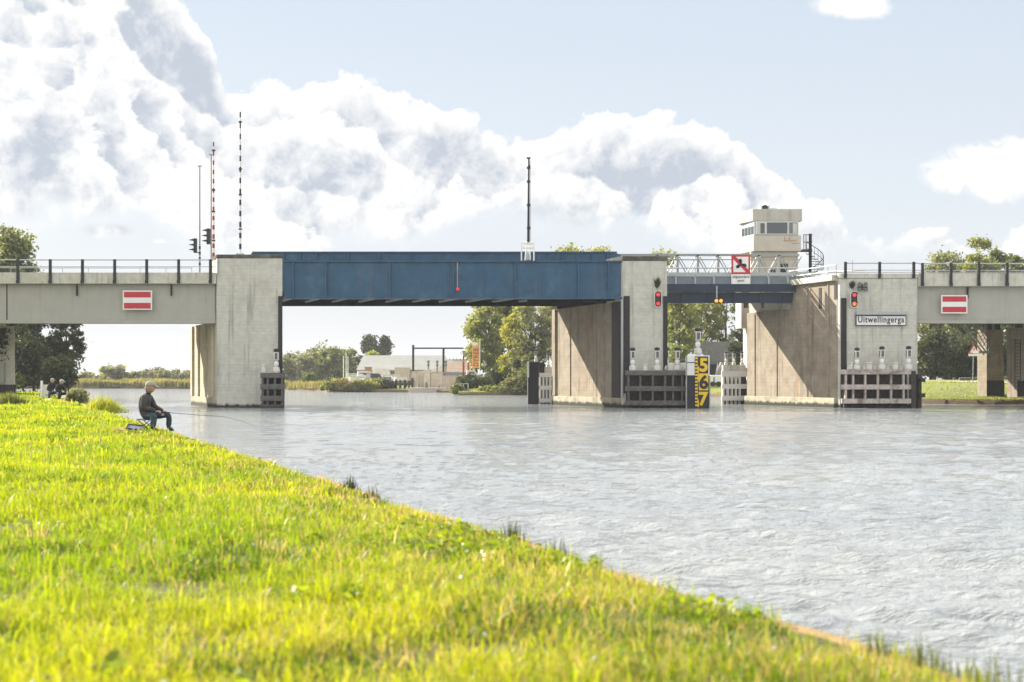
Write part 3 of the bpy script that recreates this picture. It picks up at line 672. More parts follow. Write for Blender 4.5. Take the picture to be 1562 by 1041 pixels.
t = thing('place_name_sign', (X(1343), B-.1, Z(497)), 'white place name board reading Uitwellingerga under a grey hood', 'sign')
MB().box(X(1304.5), X(1381.5), B-.16, B-.1, Z(497.3), Z(481.3)).build('frame', M['dark'], t)
MB().box(X(1305.8), X(1380.2), B-.175, B-.162, Z(496.2), Z(482.5)).build('board', M['redwhite'], t)
MB().box(X(1304.5), X(1382), B-.42, B-.004, Z(480.8), Z(475.8)).build('lamp_hood', M['steelgrey'], t, bevel=.02)
b = MB(); b.box(X(1312), X(1314), B-.099, B-.004, Z(495), Z(483)); b.box(X(1372), X(1374), B-.099, B-.004, Z(495), Z(483)); b.build('bracket', M['dark'], t)
text_mesh('lettering', 'Uitwellingerga', .62, M['black'], t, (X(1343), B-.185, Z(489.3)), bold=.010, width=3.35)

Yp = Yb-.45
t = thing('propeller_prohibition_sign', (X(1130,Yp), Yp, Z(433,Yp)), 'square red bordered sign, crossed out propeller above a plate reading uitgezonderd sport', 'sign')
xa, xb, za, zb = X(1115.5,Yp), X(1144.5,Yp), Z(418.5,Yp), Z(389,Yp)
MB().box(xa, xb, Yp-.03, Yp, za, zb).build('red_border', M['red'], t); e = .15
MB().box(xa+e, xb-e, Yp-.042, Yp-.032, za+e, zb-e).build('face', M['redwhite'], t)
cxx, czz = (xa+xb)/2, (za+zb)/2
m = MB(); m.extr([(xa+e, zb-e-.0), (xa+e, zb-e-.2), (xb-e-.2, za+e), (xb-e, za+e), (xb-e, za+e+.2), (xa+e+.2, zb-e)], Yp-.050, Yp-.044); m.build('diagonal_bar', M['red'], t)
m = MB()
for k, a in enumerate((100, 215, 345)):
    a = R(a); p = []
    for i in range(16):
        q = 2*math.pi*i/16; lx = .27+.16*math.cos(q)*1.1; ly = .135*math.sin(q)
        p.append((cxx+lx*math.cos(a)-ly*math.sin(a), czz+lx*math.sin(a)+ly*math.cos(a)))
    m.extr(p, Yp-.062-k*.003, Yp-.054)
    s_, c_ = math.sin(a), math.cos(a)
    m.extr([(cxx+(-.06)*s_*-1, czz+.06*c_*-1), (cxx+.3*c_+.04*s_, czz+.3*s_-.04*c_), (cxx+.3*c_-.04*s_, czz+.3*s_+.04*c_), (cxx-.06*s_, czz+.06*c_)], Yp-.0615-k*.003-.0005, Yp-.0545)
m.build('propeller_symbol', M['black'], t)
MB().box(xa, xb, Yp-.03, Yp, Z(433.5,Yp), za-.01).build('plate', M['redwhite'], t)
text_mesh('lettering', 'uitgezonderd', .30, M['black'], t, (cxx, Yp-.04, Z(423,Yp)), bold=.004, width=1.28)
text_mesh('lettering', 'sport', .30, M['black'], t, (cxx, Yp-.04, Z(429,Yp)), bold=.004, width=.52)
b = MB()
for q in (1121, 1139): b.box(X(q,Yp)-.04, X(q,Yp)+.04, Yp+.001, Yb-.301, Z(421,Yb), Z(395,Yb)); 
b.build('bracket', M['galv'], t)

t = thing('channel_lamp', (X(1094.5,Yb), Yb-.4, Z(461,Yb)), 'two amber channel lights hanging side by side under the opening span', 'signal light')
m = MB(); m.cyl((X(1092,Yb), Yb-.42, Z(457,Yb)), (X(1092,Yb), Yb-.42, Z(437,Yb)), .06); m.box(X(1088,Yb), X(1100,Yb), Yb-.44, Yb-.38, Z(460,Yb), Z(458.8,Yb)); m.build('hanger', M['steelgrey'], t)
for q in (1090.6, 1097.4):
    m = MB(); m.cyl((X(q,Yb), Yb-.72, Z(460,Yb)), (X(q,Yb), Yb-.45, Z(460,Yb)), .2, .17, n=14); o = m.build('lamp_housing', M['black'], t)
    m = MB(); m.cyl((X(q,Yb), Yb-.74, Z(460,Yb)), (X(q,Yb), Yb-.722, Z(460,Yb)), .135, n=14); m.build('lens', M['lampamber'], o)
t = thing('girder_lamp', (X(698.5), B, Z(442)), 'small red ringed lamp on a thin rod hanging on the middle of the blue girder', 'signal light')
m = MB(); m.cyl((X(698), B-.15, Z(440)), (X(698), B-.15, Z(401)), .035); m.build('rod', M['rustm'], t)
m = MB(); m.cyl((X(698.5), B-.3, Z(441.5)), (X(698.5), B-.05, Z(441.5)), .14, n=16); m.build('housing', M['red'], t)
m = MB(); m.cyl((X(698.5), B-.32, Z(441.5)), (X(698.5), B-.302, Z(441.5)), .08, n=16); m.build('lens', M['lampred'], t)

# mast in its cage on the blue girder
Ym = B+.4; t = thing('signal_mast', (X(805), Ym, Z(398)), 'tall thin lattice footed mast standing on the blue girder', 'mast')
m = MB(); m.tube([(X(806), Ym, Z(372)), (X(806.2), Ym, Z(330)), (X(806.8), Ym, Z(241))], [.11, .09, .06], 8)
for r in (347, 312, 276, 255): m.cyl((X(806.4), Ym, Z(r)-.08), (X(806.4), Ym, Z(r)+.08), .14)
m.build('pole', M['dark'], t)
m = MB(); m.box(X(803.5), X(809.5), Ym-.08, Ym+.08, Z(241), Z(239)); m.box(X(806.8), X(809), Ym-.1, Ym+.1, Z(256), Z(251)); m.build('camera_head', M['dark'], t)
m = MB(); m.cyl((X(809.5), Ym, Z(370)), (X(809), Ym, Z(244)), .015, n=4); m.build('cable', M['galv'], t)
m = MB()
for a in (795.5, 814.5):
    for dy in (-.35, .35): m.box(X(a)-.045, X(a)+.045, Ym+dy-.04, Ym+dy+.04, Z(398)+.01, Z(371))
for dy in (-.35, .35):
    for r in (371, 378): m.box(X(795.5), X(814.5), Ym+dy-.03, Ym+dy+.03, Z(r)-.05, Z(r)+.05)
    for a, b in ((801, 803), (809, 807)): m.cyl((X(a), Ym+dy, Z(397)), (X(b), Ym+dy, Z(372)), .035)
m.cyl((X(799), Ym, Z(370)), (X(812), Ym, Z(370)), .1)
m.build('cage', M['white'], t)
m = MB(); m.box(X(801), X(810), Ym-.2, Ym+.2, Z(397), Z(384)); m.build('motor_box', M['steelgrey'], t, bevel=.03)

# road furniture above the left tower
def boom(px, ytop, ybase, Y, mats, label, n):
    t = thing('barrier_boom', (X(px,Y), Y, Z(ybase,Y)), label, 'barrier', 'raised barrier booms left of the blue girder')
    z0, z1 = Z(ybase,Y), Z(ytop,Y); bands = [MB(), MB()]
    for i in range(n):
        a, b = z0+(z1-z0)*i/n, z0+(z1-z0)*(i+1)/n; r = .10-.045*i/n
        bands[i % 2].cyl((X(px,Y), Y, a), (X(px,Y), Y, b), r, n=8)
    bands[0].build('light_bands', mats[0], t); bands[1].build('dark_bands', mats[1], t)
    m = MB()
    for f in (.18, .42, .6, .93): m.cyl((X(px,Y), Y, z0+(z1-z0)*f-.05), (X(px,Y), Y, z0+(z1-z0)*f+.05), .14)
    m.build('clamp', M['dark'], t)
    m = MB(); m.box(X(px,Y)-.3, X(px,Y)+.3, Y-.25, Y+.25, 9.4, z0+.1); m.build('housing', M['steelgrey'], t, bevel=.03)
boom(325.7, 217, 400, B+2.5, (M['white'], mat('boom_red', (.35,.03,.05), .5)), 'raised red and white barrier boom beside the end rail post', 26)
boom(366.5, 171, 389, B+7, (M['white'], M['dark']), 'tallest raised barrier boom, black and white, behind the left tower', 26)
def road_signal(px, py0, py1, polex, ptop, label, Y, striped):
    t = thing('road_signal', (X(polex,Y), Y, 9.3), label, 'traffic light', 'road traffic lights on the left span')
    m = MB(); m.cyl((X(polex,Y), Y, 9.3), (X(polex,Y), Y, Z(ptop,Y)), .07, .05); m.box(X(polex,Y)-.16, X(polex,Y)+.16, Y-.05, Y+.05, Z(ptop,Y), Z(ptop,Y)+.08)
    m.cyl((X(px+4,Y), Y, Z(py1-2,Y)), (X(polex,Y), Y, Z(py1+1,Y)), .04); m.build('pole', M['galv'], t)
    if striped:
        for i in range(4): m = MB(); m.cyl((X(polex,Y), Y, Z(405,Y)+i*.42), (X(polex,Y), Y, Z(405,Y)+i*.42+.2), .085); m.build('black_band', M['black'], t)
    x1_ = X(px+5,Y); zz0, zz1 = Z(py1,Y), Z(py0,Y); h = (zz1-zz0)/3
    m = MB(); m.box(x1_-.22, x1_+.02, Y-.15, Y+.15, zz0, zz1); hd = m.build('signal_head', M['black'], t, bevel=.02)
    for i in range(3):
        zc = zz0+h*(i+.5); m = MB()
        m.add([(x1_-.22, Y-.15, zc+h*.38), (x1_-.22, Y+.15, zc+h*.38), (x1_-.62, Y+.12, zc+h*.16), (x1_-.62, Y-.12, zc+h*.16), (x1_-.22, Y-.15, zc-h*.05), (x1_-.22, Y+.15, zc-h*.05)],
              [(0,1,2,3), (0,3,4), (1,5,2), (4,3,2,5), (0,4,5,1)])
        m.build('hood', M['black'], hd)
road_signal(295, 364, 386, 304.7, 254.5, 'leftmost traffic light, on a tall grey pole with banded foot', B+6, True)
road_signal(315, 349, 373, 322.2, 237, 'higher traffic light close beside the red barrier boom', B+4.5, False)
# ---------------------------------------------------------------- fenders, lanterns, gauge
def lantern(px, pytop, pybase, Y, label, seedless=None, group='solar lanterns along the timber fenders'):
    x = X(px,Y); z0 = Z(pybase,Y); h = Z(pytop,Y)-z0
    t = thing('solar_lantern', (x, Y, z0), label, 'lantern', group)
    k = h/1.55
    m = MB(); m.lathe((x, Y, z0), [(.20*k,0),(.24*k,.10*k),(.21*k,.34*k),(.10*k,.38*k)]); m.build('base', M['dirtywhite'], t, smooth=False)
    m = MB(); m.lathe((x, Y, z0), [(.07*k,.37*k),(.15*k,.50*k),(.15*k,.66*k),(.06*k,.78*k)]); m.build('lens', M['white'], t, smooth=True)
    m = MB(); m.box(x-.15*k, x+.15*k, Y-.15*k, Y+.15*k, z0+.80*k, z0+1.32*k); m.cyl((x, Y, z0+.76*k), (x, Y, z0+.80*k), .1*k)
    hs = m.build('solar_housing', M['dirtywhite'], t, bevel=.015)
    m = MB(); m.box(x-.075*k, x+.10*k, Y-.16*k, Y-.151*k, z0+.86*k, z0+1.26*k); m.box(x-.16*k, x-.151*k, Y-.1*k, Y+.1*k, z0+.86*k, z0+1.26*k); m.build('solar_panel', M['glass'], hs)
    m = MB(); m.lathe((x, Y, z0), [(.08*k,1.321*k),(.19*k,1.38*k),(.17*k,1.50*k),(.07*k,1.55*k)]); m.build('cap', M['black'], t, smooth=False)
    return t
def fender(name, label, px0, px1, ytop, ybot, Y, beams, posts, mb_, mp, depth=.5, t0=0., fill=None):
    x0, x1 = X(px0,Y), X(px1,Y)
    t = thing(name, ((x0+x1)/2, Y, 0), label, 'fender', 'timber fenders at the piers')
    for (a, b) in beams:
        m = MB(); m.box(x0, x1, Y, Y+.3, Z(b,Y), Z(a,Y)); m.build('beam', mb_, t, bevel=.03)
    for q in posts:
        m = MB(); m.box(X(q,Y)-.10, X(q,Y)+.10, Y+.302, Y+.55, -1.0, Z(beams[0][0]+2,Y)); m.build('post', mp, t, bevel=.02)
        m = MB(); m.box(X(q,Y)-.07, X(q,Y)+.07, Y+.05, Y+.302, Z(beams[-1][0],Y), Z(beams[0][1],Y)); m.build('upright', mb_, t, bevel=.02)
    m = MB(); m.box(x0+.1, x1-.1, Y+depth+.2, Y+depth+.26, -.8, Z(beams[0][1],Y)); m.build('backing', fill or M['darktimber'], t)
    m = MB(); m.box(x0+.1, x1-.1, Y+.05, Y+depth+.2, Z(beams[0][0],Y)-.12, Z(beams[0][0],Y)-.03); m.build('walk_plank', mb_, t)
    return t
Yf = B-1.4
fender('timber_fender', 'weathered grey timber fender in front of the narrow tower, left of the number gauge', 954, 1050, 566, 618, Yf, [(565.5,573),(589.5,597),(611.5,619)], (959,977,996,1015,1027,1041), M['timber'], M['darktimber'])
lantern(965, 530.5, 566, Yf+.3, 'lantern at the left end of the grey fender before the narrow tower')
lantern(1002.3, 530, 566, Yf+.3, 'second lantern from the left on the grey fender before the narrow tower')
lantern(1016.6, 530, 566, Yf+1.5, 'lantern standing just right of the narrow tower edge, behind the grey fender')
lantern(1033.3, 530, 566, Yf+.5, 'lantern nearest the number gauge on the grey fender')
def bollard(px, py0, py1, Y, label, w=.36):
    x = X(px,Y); z0 = Z(py1,Y); h = Z(py0,Y)-z0
    m = MB(); m.lathe((x, Y, z0), [(w*.45,0),(w*.5,h*.15),(w*.42,h*.8),(w*.55,h*.84),(w*.55,h*.95),(w*.2,h)]); o = m.build('bollard', M['dirtywhite'], loc=(x,Y,z0)); tag(o, label, 'bollard', 'white bollards on the fenders')
bollard(984, 555, 566, Yf+.35, 'low white bollard between two lanterns on the grey fender')
for px, w, lab in ((1022.5, .5, 'left white equipment box behind the grey fender'), (1037.5, .75, 'larger white equipment box with a cable beside the number gauge')):
    m = MB(); m.box(X(px)-w/2, X(px)+w/2, Yf+.7, Yf+1.2, Z(566,Yf), Z(553.5,Yf)); o = m.build('equipment_box', M['dirtywhite'], loc=(X(px), Yf+.7, Z(566,Yf)), bevel=.05); tag(o, lab, 'box', 'white boxes on the grey fender')
m = MB(); m.tube([(X(1046), Yf+.2, Z(552)), (X(1044.5), Yf+.15, Z(560)), (X(1040), Yf+.1, Z(566)), (X(1034), Yf+.1, Z(568))], .03); o = m.build('power_cable', M['black'], loc=(X(1046), Yf+.2, Z(566))); tag(o, 'black cable looping down beside the number gauge', 'cable')

# gauge
Yg = B-1.9; t = thing('height_gauge', (X(1065,Yg), Yg, 0), 'tall white and black guide post carrying the yellow number scale 5 6 7', 'gauge')
m = MB(); m.box(X(1047,Yg), X(1082.5,Yg), Yg, Yg+.5, Z(573,Yg), Z(542.5,Yg)); m.build('upper_case', M['white'], t, bevel=.03)
m = MB(); m.box(X(1047.5,Yg), X(1082,Yg), Yg+.02, Yg+.48, -1.0, Z(573,Yg)-.003); m.build('lower_case', M['dark'], t, bevel=.03)
m = MB(); m.box(X(1046.3,Yg), X(1047.9,Yg), Yg-.06, Yg+.0, -.6, Z(542.5,Yg)); m.box(X(1081.5,Yg), X(1083.4,Yg), Yg-.06, Yg+.0, -.6, Z(573,Yg)); m.build('edge_rail', M['galv'], t)
m = MB(); m.box(X(1048,Yg), X(1060,Yg), Yg-.02, Yg-.003, Z(554,Yg), Z(552.8,Yg)); m.build('strap', M['black'], t)
m = MB(); m.box(X(1059.8,Yg), X(1080.2,Yg), Yg-.05, Yg-.004, Z(622,Yg), Z(544,Yg)); gb = m.build('gauge_board', M['black'], t)
yb, yt = Z(595.6,Yg), Z(570,Yg)
m = MB(); m.box(X(1066,Yg), X(1080.2,Yg), Yg-.062, Yg-.052, yb, yt); m.build('yellow_field', M['yellow'], gb)
unit = 25.6
for k in range(3):
    m = MB(); y0_ = 545+k*unit
    for i in range(5):
        a = y0_+i*unit/5; m.box(X(1060.2,Yg), X(1064.2 if i != 2 else 1064.2,Yg), Yg-.062, Yg-.052, Z(a+unit/10+.6,Yg), Z(a+.4,Yg))
    ya = y0_+(unit*.52 if k != 1 else 0); m.box(X(1064.2,Yg), X(1065.8,Yg), Yg-.062, Yg-.052, Z(ya+unit*.46,Yg), Z(ya+.3,Yg)); m.box(X(1063.9,Yg), X(1064.2,Yg), Yg-.0615, Yg-.0525, Z(y0_+unit-.4,Yg), Z(y0_+.4,Yg))
    m.build('scale_mark', M['yellow'], gb)
text_mesh('numeral', '5', 1.30, M['yellow'], gb, (X(1073,Yg), Yg-.07, Z(557,Yg)), bold=.045)
text_mesh('numeral', '6', 1.30, M['black'], gb, (X(1073.3,Yg), Yg-.08, Z(583,Yg)), bold=.045)
text_mesh('numeral', '7', 1.30, M['yellow'], gb, (X(1073,Yg), Yg-.07, Z(608.7,Yg)), bold=.045)
t = lantern(1064.5, 500, 541, Yg+.25, 'tallest solar lantern, on top of the 5 6 7 number gauge')
m = MB(); m.box(X(1050,Yg), X(1073,Yg), Yg+.1, Yg+.4, Z(542.4,Yg), Z(540,Yg)); o = m.build('lantern_shelf', M['white'], loc=(X(1061,Yg), Yg, Z(542,Yg))); tag(o, 'white shelf under the tall lantern on the number gauge', 'shelf')

# left tower fender
fender('timber_fender', 'short dark timber fender with grey planks at the left tower', 397, 433, 568, 625, Yf, [(569,577),(586,594.5),(604,612),(617.5,625)], (400,408,419,430), M['timber'], M['darktimber'])
lantern(421.5, 532, 569, Yf+.3, 'lantern on the short fender at the left tower')
bollard(402, 556, 569, Yf+.35, 'small pale bollard on the short fender at the left tower')

# right tower fender
fender('timber_fender', 'whitewashed timber fender in front of the tower with the place name', 1284, 1390, 564, 616, Yf, [(564,571.5),(587,594.5),(608.5,616)], (1291,1302,1320.5,1340,1360,1379), M['worn'], M['darktimber'])
lantern(1307.3, 530.5, 564.5, Yf+.3, 'leftmost lantern on the whitewashed fender below the place name sign')
lantern(1345.3, 528.5, 564.5, Yf+.3, 'middle lantern on the whitewashed fender below the place name sign')
lantern(1386, 528, 564.5, Yf+.3, 'rightmost lantern, at the end of the whitewashed fender')
for q, lab in ((1297, 'white bollard left of the leftmost lantern on the whitewashed fender'), (1326, 'white bollard between the left and middle lanterns on the whitewashed fender'), (1366, 'white bollard between the middle and right lanterns on the whitewashed fender')):
    bollard(q, 552.5, 564.5, Yf+.5, lab, .44)
for q, lab in ((1318, 'lowest small bollard right of the leftmost lantern'), (1334, 'lowest small bollard left of the middle lantern'), (1353, 'lowest small bollard right of the middle lantern'), (1373.5, 'lowest small bollard left of the rightmost lantern')):
    bollard(q, 559, 564.5, Yf+.6, lab, .26)
t = thing('corner_dolphin', (X(1396), B-1, 0), 'dark timber corner pile with rubber blocks at the right end of the whitewashed fender', 'pile')
m = MB(); m.box(X(1390.5,Yf), X(1398,Yf), Yf+.1, Yf+.6, -1, Z(566,Yf)); m.box(X(1396), X(1401.5), Yf+.7, B-.1, -1, Z(571)); m.build('pile', M['darktimber'], t, bevel=.04)
for a, b in ((577, 583), (600, 606)):
    m = MB(); m.box(X(1396), X(1404.5), Yf+.3, Yf+.69, Z(b), Z(a)); m.build('rubber_block', M['rubber'], t, bevel=.03)

# far side fenders
Yw = B+13.2
t = fender('timber_fender', 'sunlit white timber fender seen through the opening, right of the number gauge', 1101, 1146, 560, 614, Yw, [(566,575),(586,593.5),(604,611.5)], (1104,1111,1117,1123,1129,1142), M['white'], M['dirtywhite'], fill=M['darktimber'])
for a, b in ((1103, 1138), (1139, 1146)):
    m = MB(); m.box(X(a,Yw), X(b,Yw), Yw+.1, Yw+.7, Z(566,Yw), Z(557 if a == 1103 else 561,Yw)); o = m.build('equipment_box', M['dirtywhite'], loc=(X(a,Yw), Yw, Z(566,Yw)), bevel=.03); tag(o, 'wide white box under three lanterns on the sunlit fender' if a == 1103 else 'small white box at the right end of the sunlit fender', 'box')
for q, w in ((1107.5, 'left'), (1119.5, 'middle'), (1132, 'right')): lantern(q, 536.5, 557.5, Yw+.4, w+' one of three small lanterns on the sunlit white fender', group='lanterns on the sunlit white fender')
t = fender('timber_fender', 'small white lattice fender beside the dark panel left of the middle pier', 822, 843, 568, 614, Yw, [(569,575.5),(588.5,595),(608,614.5)], (824,829,834,839), M['white'], M['dirtywhite'])
m = MB(); m.box(X(822,Yw), X(842,Yw), Yw+.3, Yw+.9, Z(569,Yw), Z(560,Yw)); o = m.build('equipment_box', M['dirtywhite'], loc=(X(832,Yw), Yw, Z(569,Yw)), bevel=.03); tag(o, 'white box on top of the small white lattice fender', 'box')
lantern(836, 539, 561, Yw+.5, 'small lantern with a white body above the small white lattice fender')
t = thing('guide_panel', (X(812,Yw), Yw, 0), 'tall dark steel guide panel with a white edge left of the middle pier', 'panel')
m = MB(); m.box(X(805.5,Yw), X(822,Yw), Yw-.1, Yw+.1, -1, Z(553,Yw)); m.box(X(822.2,Yw), X(830.5,Yw), Yw+.11, Yw+.3, Z(572,Yw), Z(553,Yw)); m.build('panel', M['dark'], t, bevel=.02)
m = MB(); m.box(X(804,Yw), X(807,Yw), Yw-.2, Yw-.101, Z(576,Yw), Z(552,Yw)); m.box(X(804.5,Yw), X(805.4,Yw), Yw-.15, Yw-.05, -.5, Z(576,Yw)); m.build('white_edge', M['white'], t)
lantern(817.5, 533, 552.5, Yw, 'slim lantern on top of the dark guide panel')

# ---------------------------------------------------------------- land and water
def grid_mesh(name, P, mat_, kind='structure', smooth=True):
    a, b = P.shape[:2]; v = P.reshape(-1, 3)
    i = np.arange(a-1)[:, None]*b+np.arange(b-1)[None]; f = np.stack([i, i+1, i+b+1, i+b], -1).reshape(-1, 4)
    return np_mesh(name, v, f, mat_, kind, smooth)
def np_mesh(name, v, f, mat_, kind=None, smooth=False, loc=(0,0,0), parent=None, tint=None):
    me = bpy.data.meshes.new(name); v = np.asarray(v, np.float32)-np.asarray(loc, np.float32)
    if parent is not None: pass
    me.vertices.add(len(v)); me.vertices.foreach_set('co', v.ravel())
    f = np.asarray(f, np.int32); k = f.shape[1]
    me.loops.add(f.size); me.loops.foreach_set('vertex_index', f.ravel())
    me.polygons.add(len(f)); me.polygons.foreach_set('loop_start', np.arange(len(f), dtype=np.int32)*k); me.polygons.foreach_set('loop_total', np.full(len(f), k, np.int32))
    if smooth: me.polygons.foreach_set('use_smooth', np.ones(len(f), bool))
    me.update(calc_edges=True); me.materials.append(mat_)
    if tint is not None:
        at = me.attributes.new('tint', 'FLOAT_COLOR', 'POINT'); at.data.foreach_set('color', np.asarray(tint, np.float32).ravel())
    o = bpy.data.objects.new(name, me); col.objects.link(o)
    if parent is not None: o.parent = parent; o.location = Vector(loc)-WL[parent.name]
    else: o.location = loc
    WL[o.name] = Vector(loc)
    if kind: o['kind'] = kind
    return o
rs = np.random.RandomState(5)
# water: a ruffled sheet, finer towards the viewer
rows = 1.5*np.exp(np.linspace(0, np.log(420/1.5), 900)); us = np.concatenate([np.linspace(-2.2, -.5, 30)[:-1], np.linspace(-.5, .5, 520), np.linspace(.5, 2.2, 30)[1:]])
YY, UU = np.meshgrid(rows, us, indexing='ij'); XX = UU*YY; HH = np.zeros_like(XX)
for i in range(140):
    L = 10**rs.uniform(np.log10(.09), np.log10(1.5)); th = rs.normal(R(82), R(22)); kx, ky = np.cos(th)*2*np.pi/L, np.sin(th)*2*np.pi/L
    A = .0063*L**.76; ph = rs.uniform(0, 6.28)
    fade = np.clip(1.5-(YY*.0065)/(L*.42), 0, 1)
    w = np.sin(kx*XX+ky*YY+ph+.7*np.sin(.31*kx*XX-.23*ky*YY+ph*2)); HH += A*fade*(w+.28*np.cos(2*(kx*XX+ky*YY+ph)))
gust = .75+.35*np.sin(XX*.09+YY*.05)*np.sin(YY*.07-XX*.03+1)
HH *= gust
wm = bpy.data.materials.new('canal_water'); wm.use_nodes = True; t = wm.node_tree; N = NT(t); b = t.nodes['Principled BSDF']
g_ = t.nodes.new('ShaderNodeNewGeometry'); pos = g_.outputs['Position']
nn1 = N.noise(N.vm('MULTIPLY', pos, (.05, .10, 1)), 1., 4, .6)
t.links.new(N.mix(N.mr(nn1, .35, .65), c4((.22,.242,.258)), c4((.27,.282,.280))), b.inputs['Base Color'])
b.inputs['Roughness'].default_value = .07; b.inputs['IOR'].default_value = 1.36; b.inputs['Specular IOR Level'].default_value = .9
bp = t.nodes.new('ShaderNodeBump'); bp.inputs['Strength'].default_value = 1.; bp.inputs['Distance'].default_value = 1.
h1 = N.noise(N.vm('MULTIPLY', pos, (1., 1.9, 1)), 6.5, 4, .6, .6); h2 = N.noise(N.vm('MULTIPLY', pos, (.45, 1.3, 1)), 1.3, 5, .62, .6)
hh = N.m('ADD', N.m('MULTIPLY', h1, .042), N.m('MULTIPLY', h2, .13))
t.links.new(hh, bp.inputs['Height']); t.links.new(bp.outputs[0], b.inputs['Normal'])
grid_mesh('water', np.stack([XX, YY, HH], -1), wm)

# right and far land: a sheet running inland from the shoreline
def sp_(px, py): Y = 2.1*F/(py-HZ); return ((px-CX)*Y/F, Y)
shore = [(140, -40), (95, 20), (80, 60), (60, 98), sp_(1562, 617.6), sp_(1486, 617), sp_(1400, 616), sp_(1250, 611), sp_(1095, 606), sp_(1000, 604), sp_(840, 602.8), sp_(765, 603), sp_(700, 603.3), sp_(690, 599),
         sp_(600, 598.6), sp_(500, 598.2), sp_(490, 596.4), sp_(432, 595.4), sp_(300, 593.6), sp_(200, 593), sp_(100, 593), (-162, 292), (-342, 300)]
S = []
for (a, b) in zip(shore[:-1], shore[1:]):
    n = max(2, int(math.dist(a, b)/2.5))
    for i in range(n): S.append((a[0]+(b[0]-a[0])*i/n, a[1]+(b[1]-a[1])*i/n))
S.append(shore[-1]); S = np.array(S)
S += rs.normal(0, .12, S.shape)
D_ = np.array([.5, .866]); dist = np.concatenate([[0, .02, .5, 1.2, 2.2, 3.5, 5, 7, 9, 12, 16, 20, 25, 30, 38, 48, 60, 80, 110, 160, 240, 340, 450, 600]])
def land_h(x, y, d):
    near = np.clip((190-y)/40, 0, 1)                                  # the bank by the road is higher
    base = np.interp(d, [0, .02, 1.5, 5, 12, 30, 60, 700], [.0, .0, .12, .62, 1.05, 1.5, 1.9, 2.0])
    low = np.interp(d, [0, 1.5, 8, 60, 700], [0, .1, .3, .7, 1.2])
    return .42+near*base+(1-near)*low
P = np.zeros((len(S), len(dist)+1, 3))
for j, d in enumerate(dist):
    q = S+D_*d; P[:, j+1, :2] = q; P[:, j+1, 2] = land_h(q[:, 0], q[:, 1], d)+(rs.normal(0, .05, len(S)) if d > 2 else 0)
P[:, 0, :2] = S; P[:, 0, 2] = -1.2
def ground_mat(name, a, b_, c_=None, sc=.25):
    m = bpy.data.materials.new(name); m.use_nodes = True; t = m.node_tree; N = NT(t); p = t.nodes['Principled BSDF']
    g = t.nodes.new('ShaderNodeNewGeometry'); pos = g.outputs['Position']
    cc_ = N.mix(N.mr(N.noise(pos, sc, 6, .7), .35, .65), c4(a), c4(b_))
    cc_ = N.mix(N.mr(N.noise(pos, 9., 3, .7), .35, .7), cc_, c4((a[0]*.5, a[1]*.5, a[2]*.5)))
    if c_:
        sep = t.nodes.new('ShaderNodeSeparateXYZ'); t.links.new(pos, sep.inputs[0]); cc_ = N.mix(N.mr(sep.outputs[2], .40, .25), cc_, c4(c_))
    t.links.new(cc_, p.inputs['Base Color']); p.inputs['Roughness'].default_value = .95
    bp = t.nodes.new('ShaderNodeBump'); bp.inputs['Distance'].default_value = .15; t.links.new(N.noise(pos, 5., 5, .7), bp.inputs['Height']); t.links.new(bp.outputs[0], p.inputs['Normal'])
    return m
gm = ground_mat('far_ground', (.19,.23,.05), (.29,.31,.07), (.16,.11,.08))
grid_mesh('ground', P[:, ::-1], gm)
def ground_z(x, y):
    i = np.argmin(np.abs((S-[x, y])@np.array([.866, -.5]))); d = float((np.array([x, y])-S[i])@D_)
    return float(land_h(x, y, max(d, 0)))

# near bank
BZ = .85; EX = 4.05
def edge_x(y): return EX+SK*y
def bank_h(x, y):
    d = edge_x(y)-x
    return BZ+.06*np.sin(y*.35+x*.5)*np.clip(d/2, 0, 1)+.03*np.sin(x*1.7+y*1.1)*np.clip(d, 0, 1)+np.clip((d-6)/60, 0, 1)*.5-.05*np.exp(-d/.25)
ys = np.concatenate([[-30, -15, -8], np.arange(-4, 40, .5), np.arange(40, 152, 1.5)]); ds = np.array([0, .03, .1, .25, .5, .9, 1.4, 2, 2.7, 3.5, 4.5, 6, 8, 11, 15, 22, 35, 60, 110, 250])
P = np.zeros((len(ys), len(ds)+1, 3)); wig = .07*np.sin(ys*1.3)+.05*np.sin(ys*3.1+1)+rs.normal(0, .025, len(ys))
end = np.where(ys > 118, (ys-118)**2*.022, 0)
for j, d in enumerate(ds):
    P[:, j+1, 0] = edge_x(ys)+wig-d-end; P[:, j+1, 1] = ys; P[:, j+1, 2] = bank_h(edge_x(ys)-d, ys)
P[:, 0, 0] = edge_x(ys)+wig+.06-end; P[:, 0, 1] = ys; P[:, 0, 2] = -1
bm_ = ground_mat('bank_soil', (.13,.145,.035), (.17,.15,.055), None, .8)
grid_mesh('bank', P[:, ::-1], bm_)
# worn earth lip along the edge of the bank
P = np.zeros((len(ys), 5, 3))
for j, (d, z) in enumerate(((-.06, -.35), (-.05, -.03), (-.01, .01), (.06, .005), (.12, -.03))):
    P[:, j, 0] = edge_x(ys)+wig-d-end+ (rs.normal(0, .018, len(ys)) if j in (1, 2, 3) else 0); P[:, j, 1] = ys; P[:, j, 2] = BZ-.03+z
lip = mat('bank_edge_clay', (.30,.17,.09), .95, var=.35, vscale=7, bump=.6, bscale=14, blotch=.5, blotch_col=(.30,.25,.09))
grid_mesh('bank_edge', P, lip)
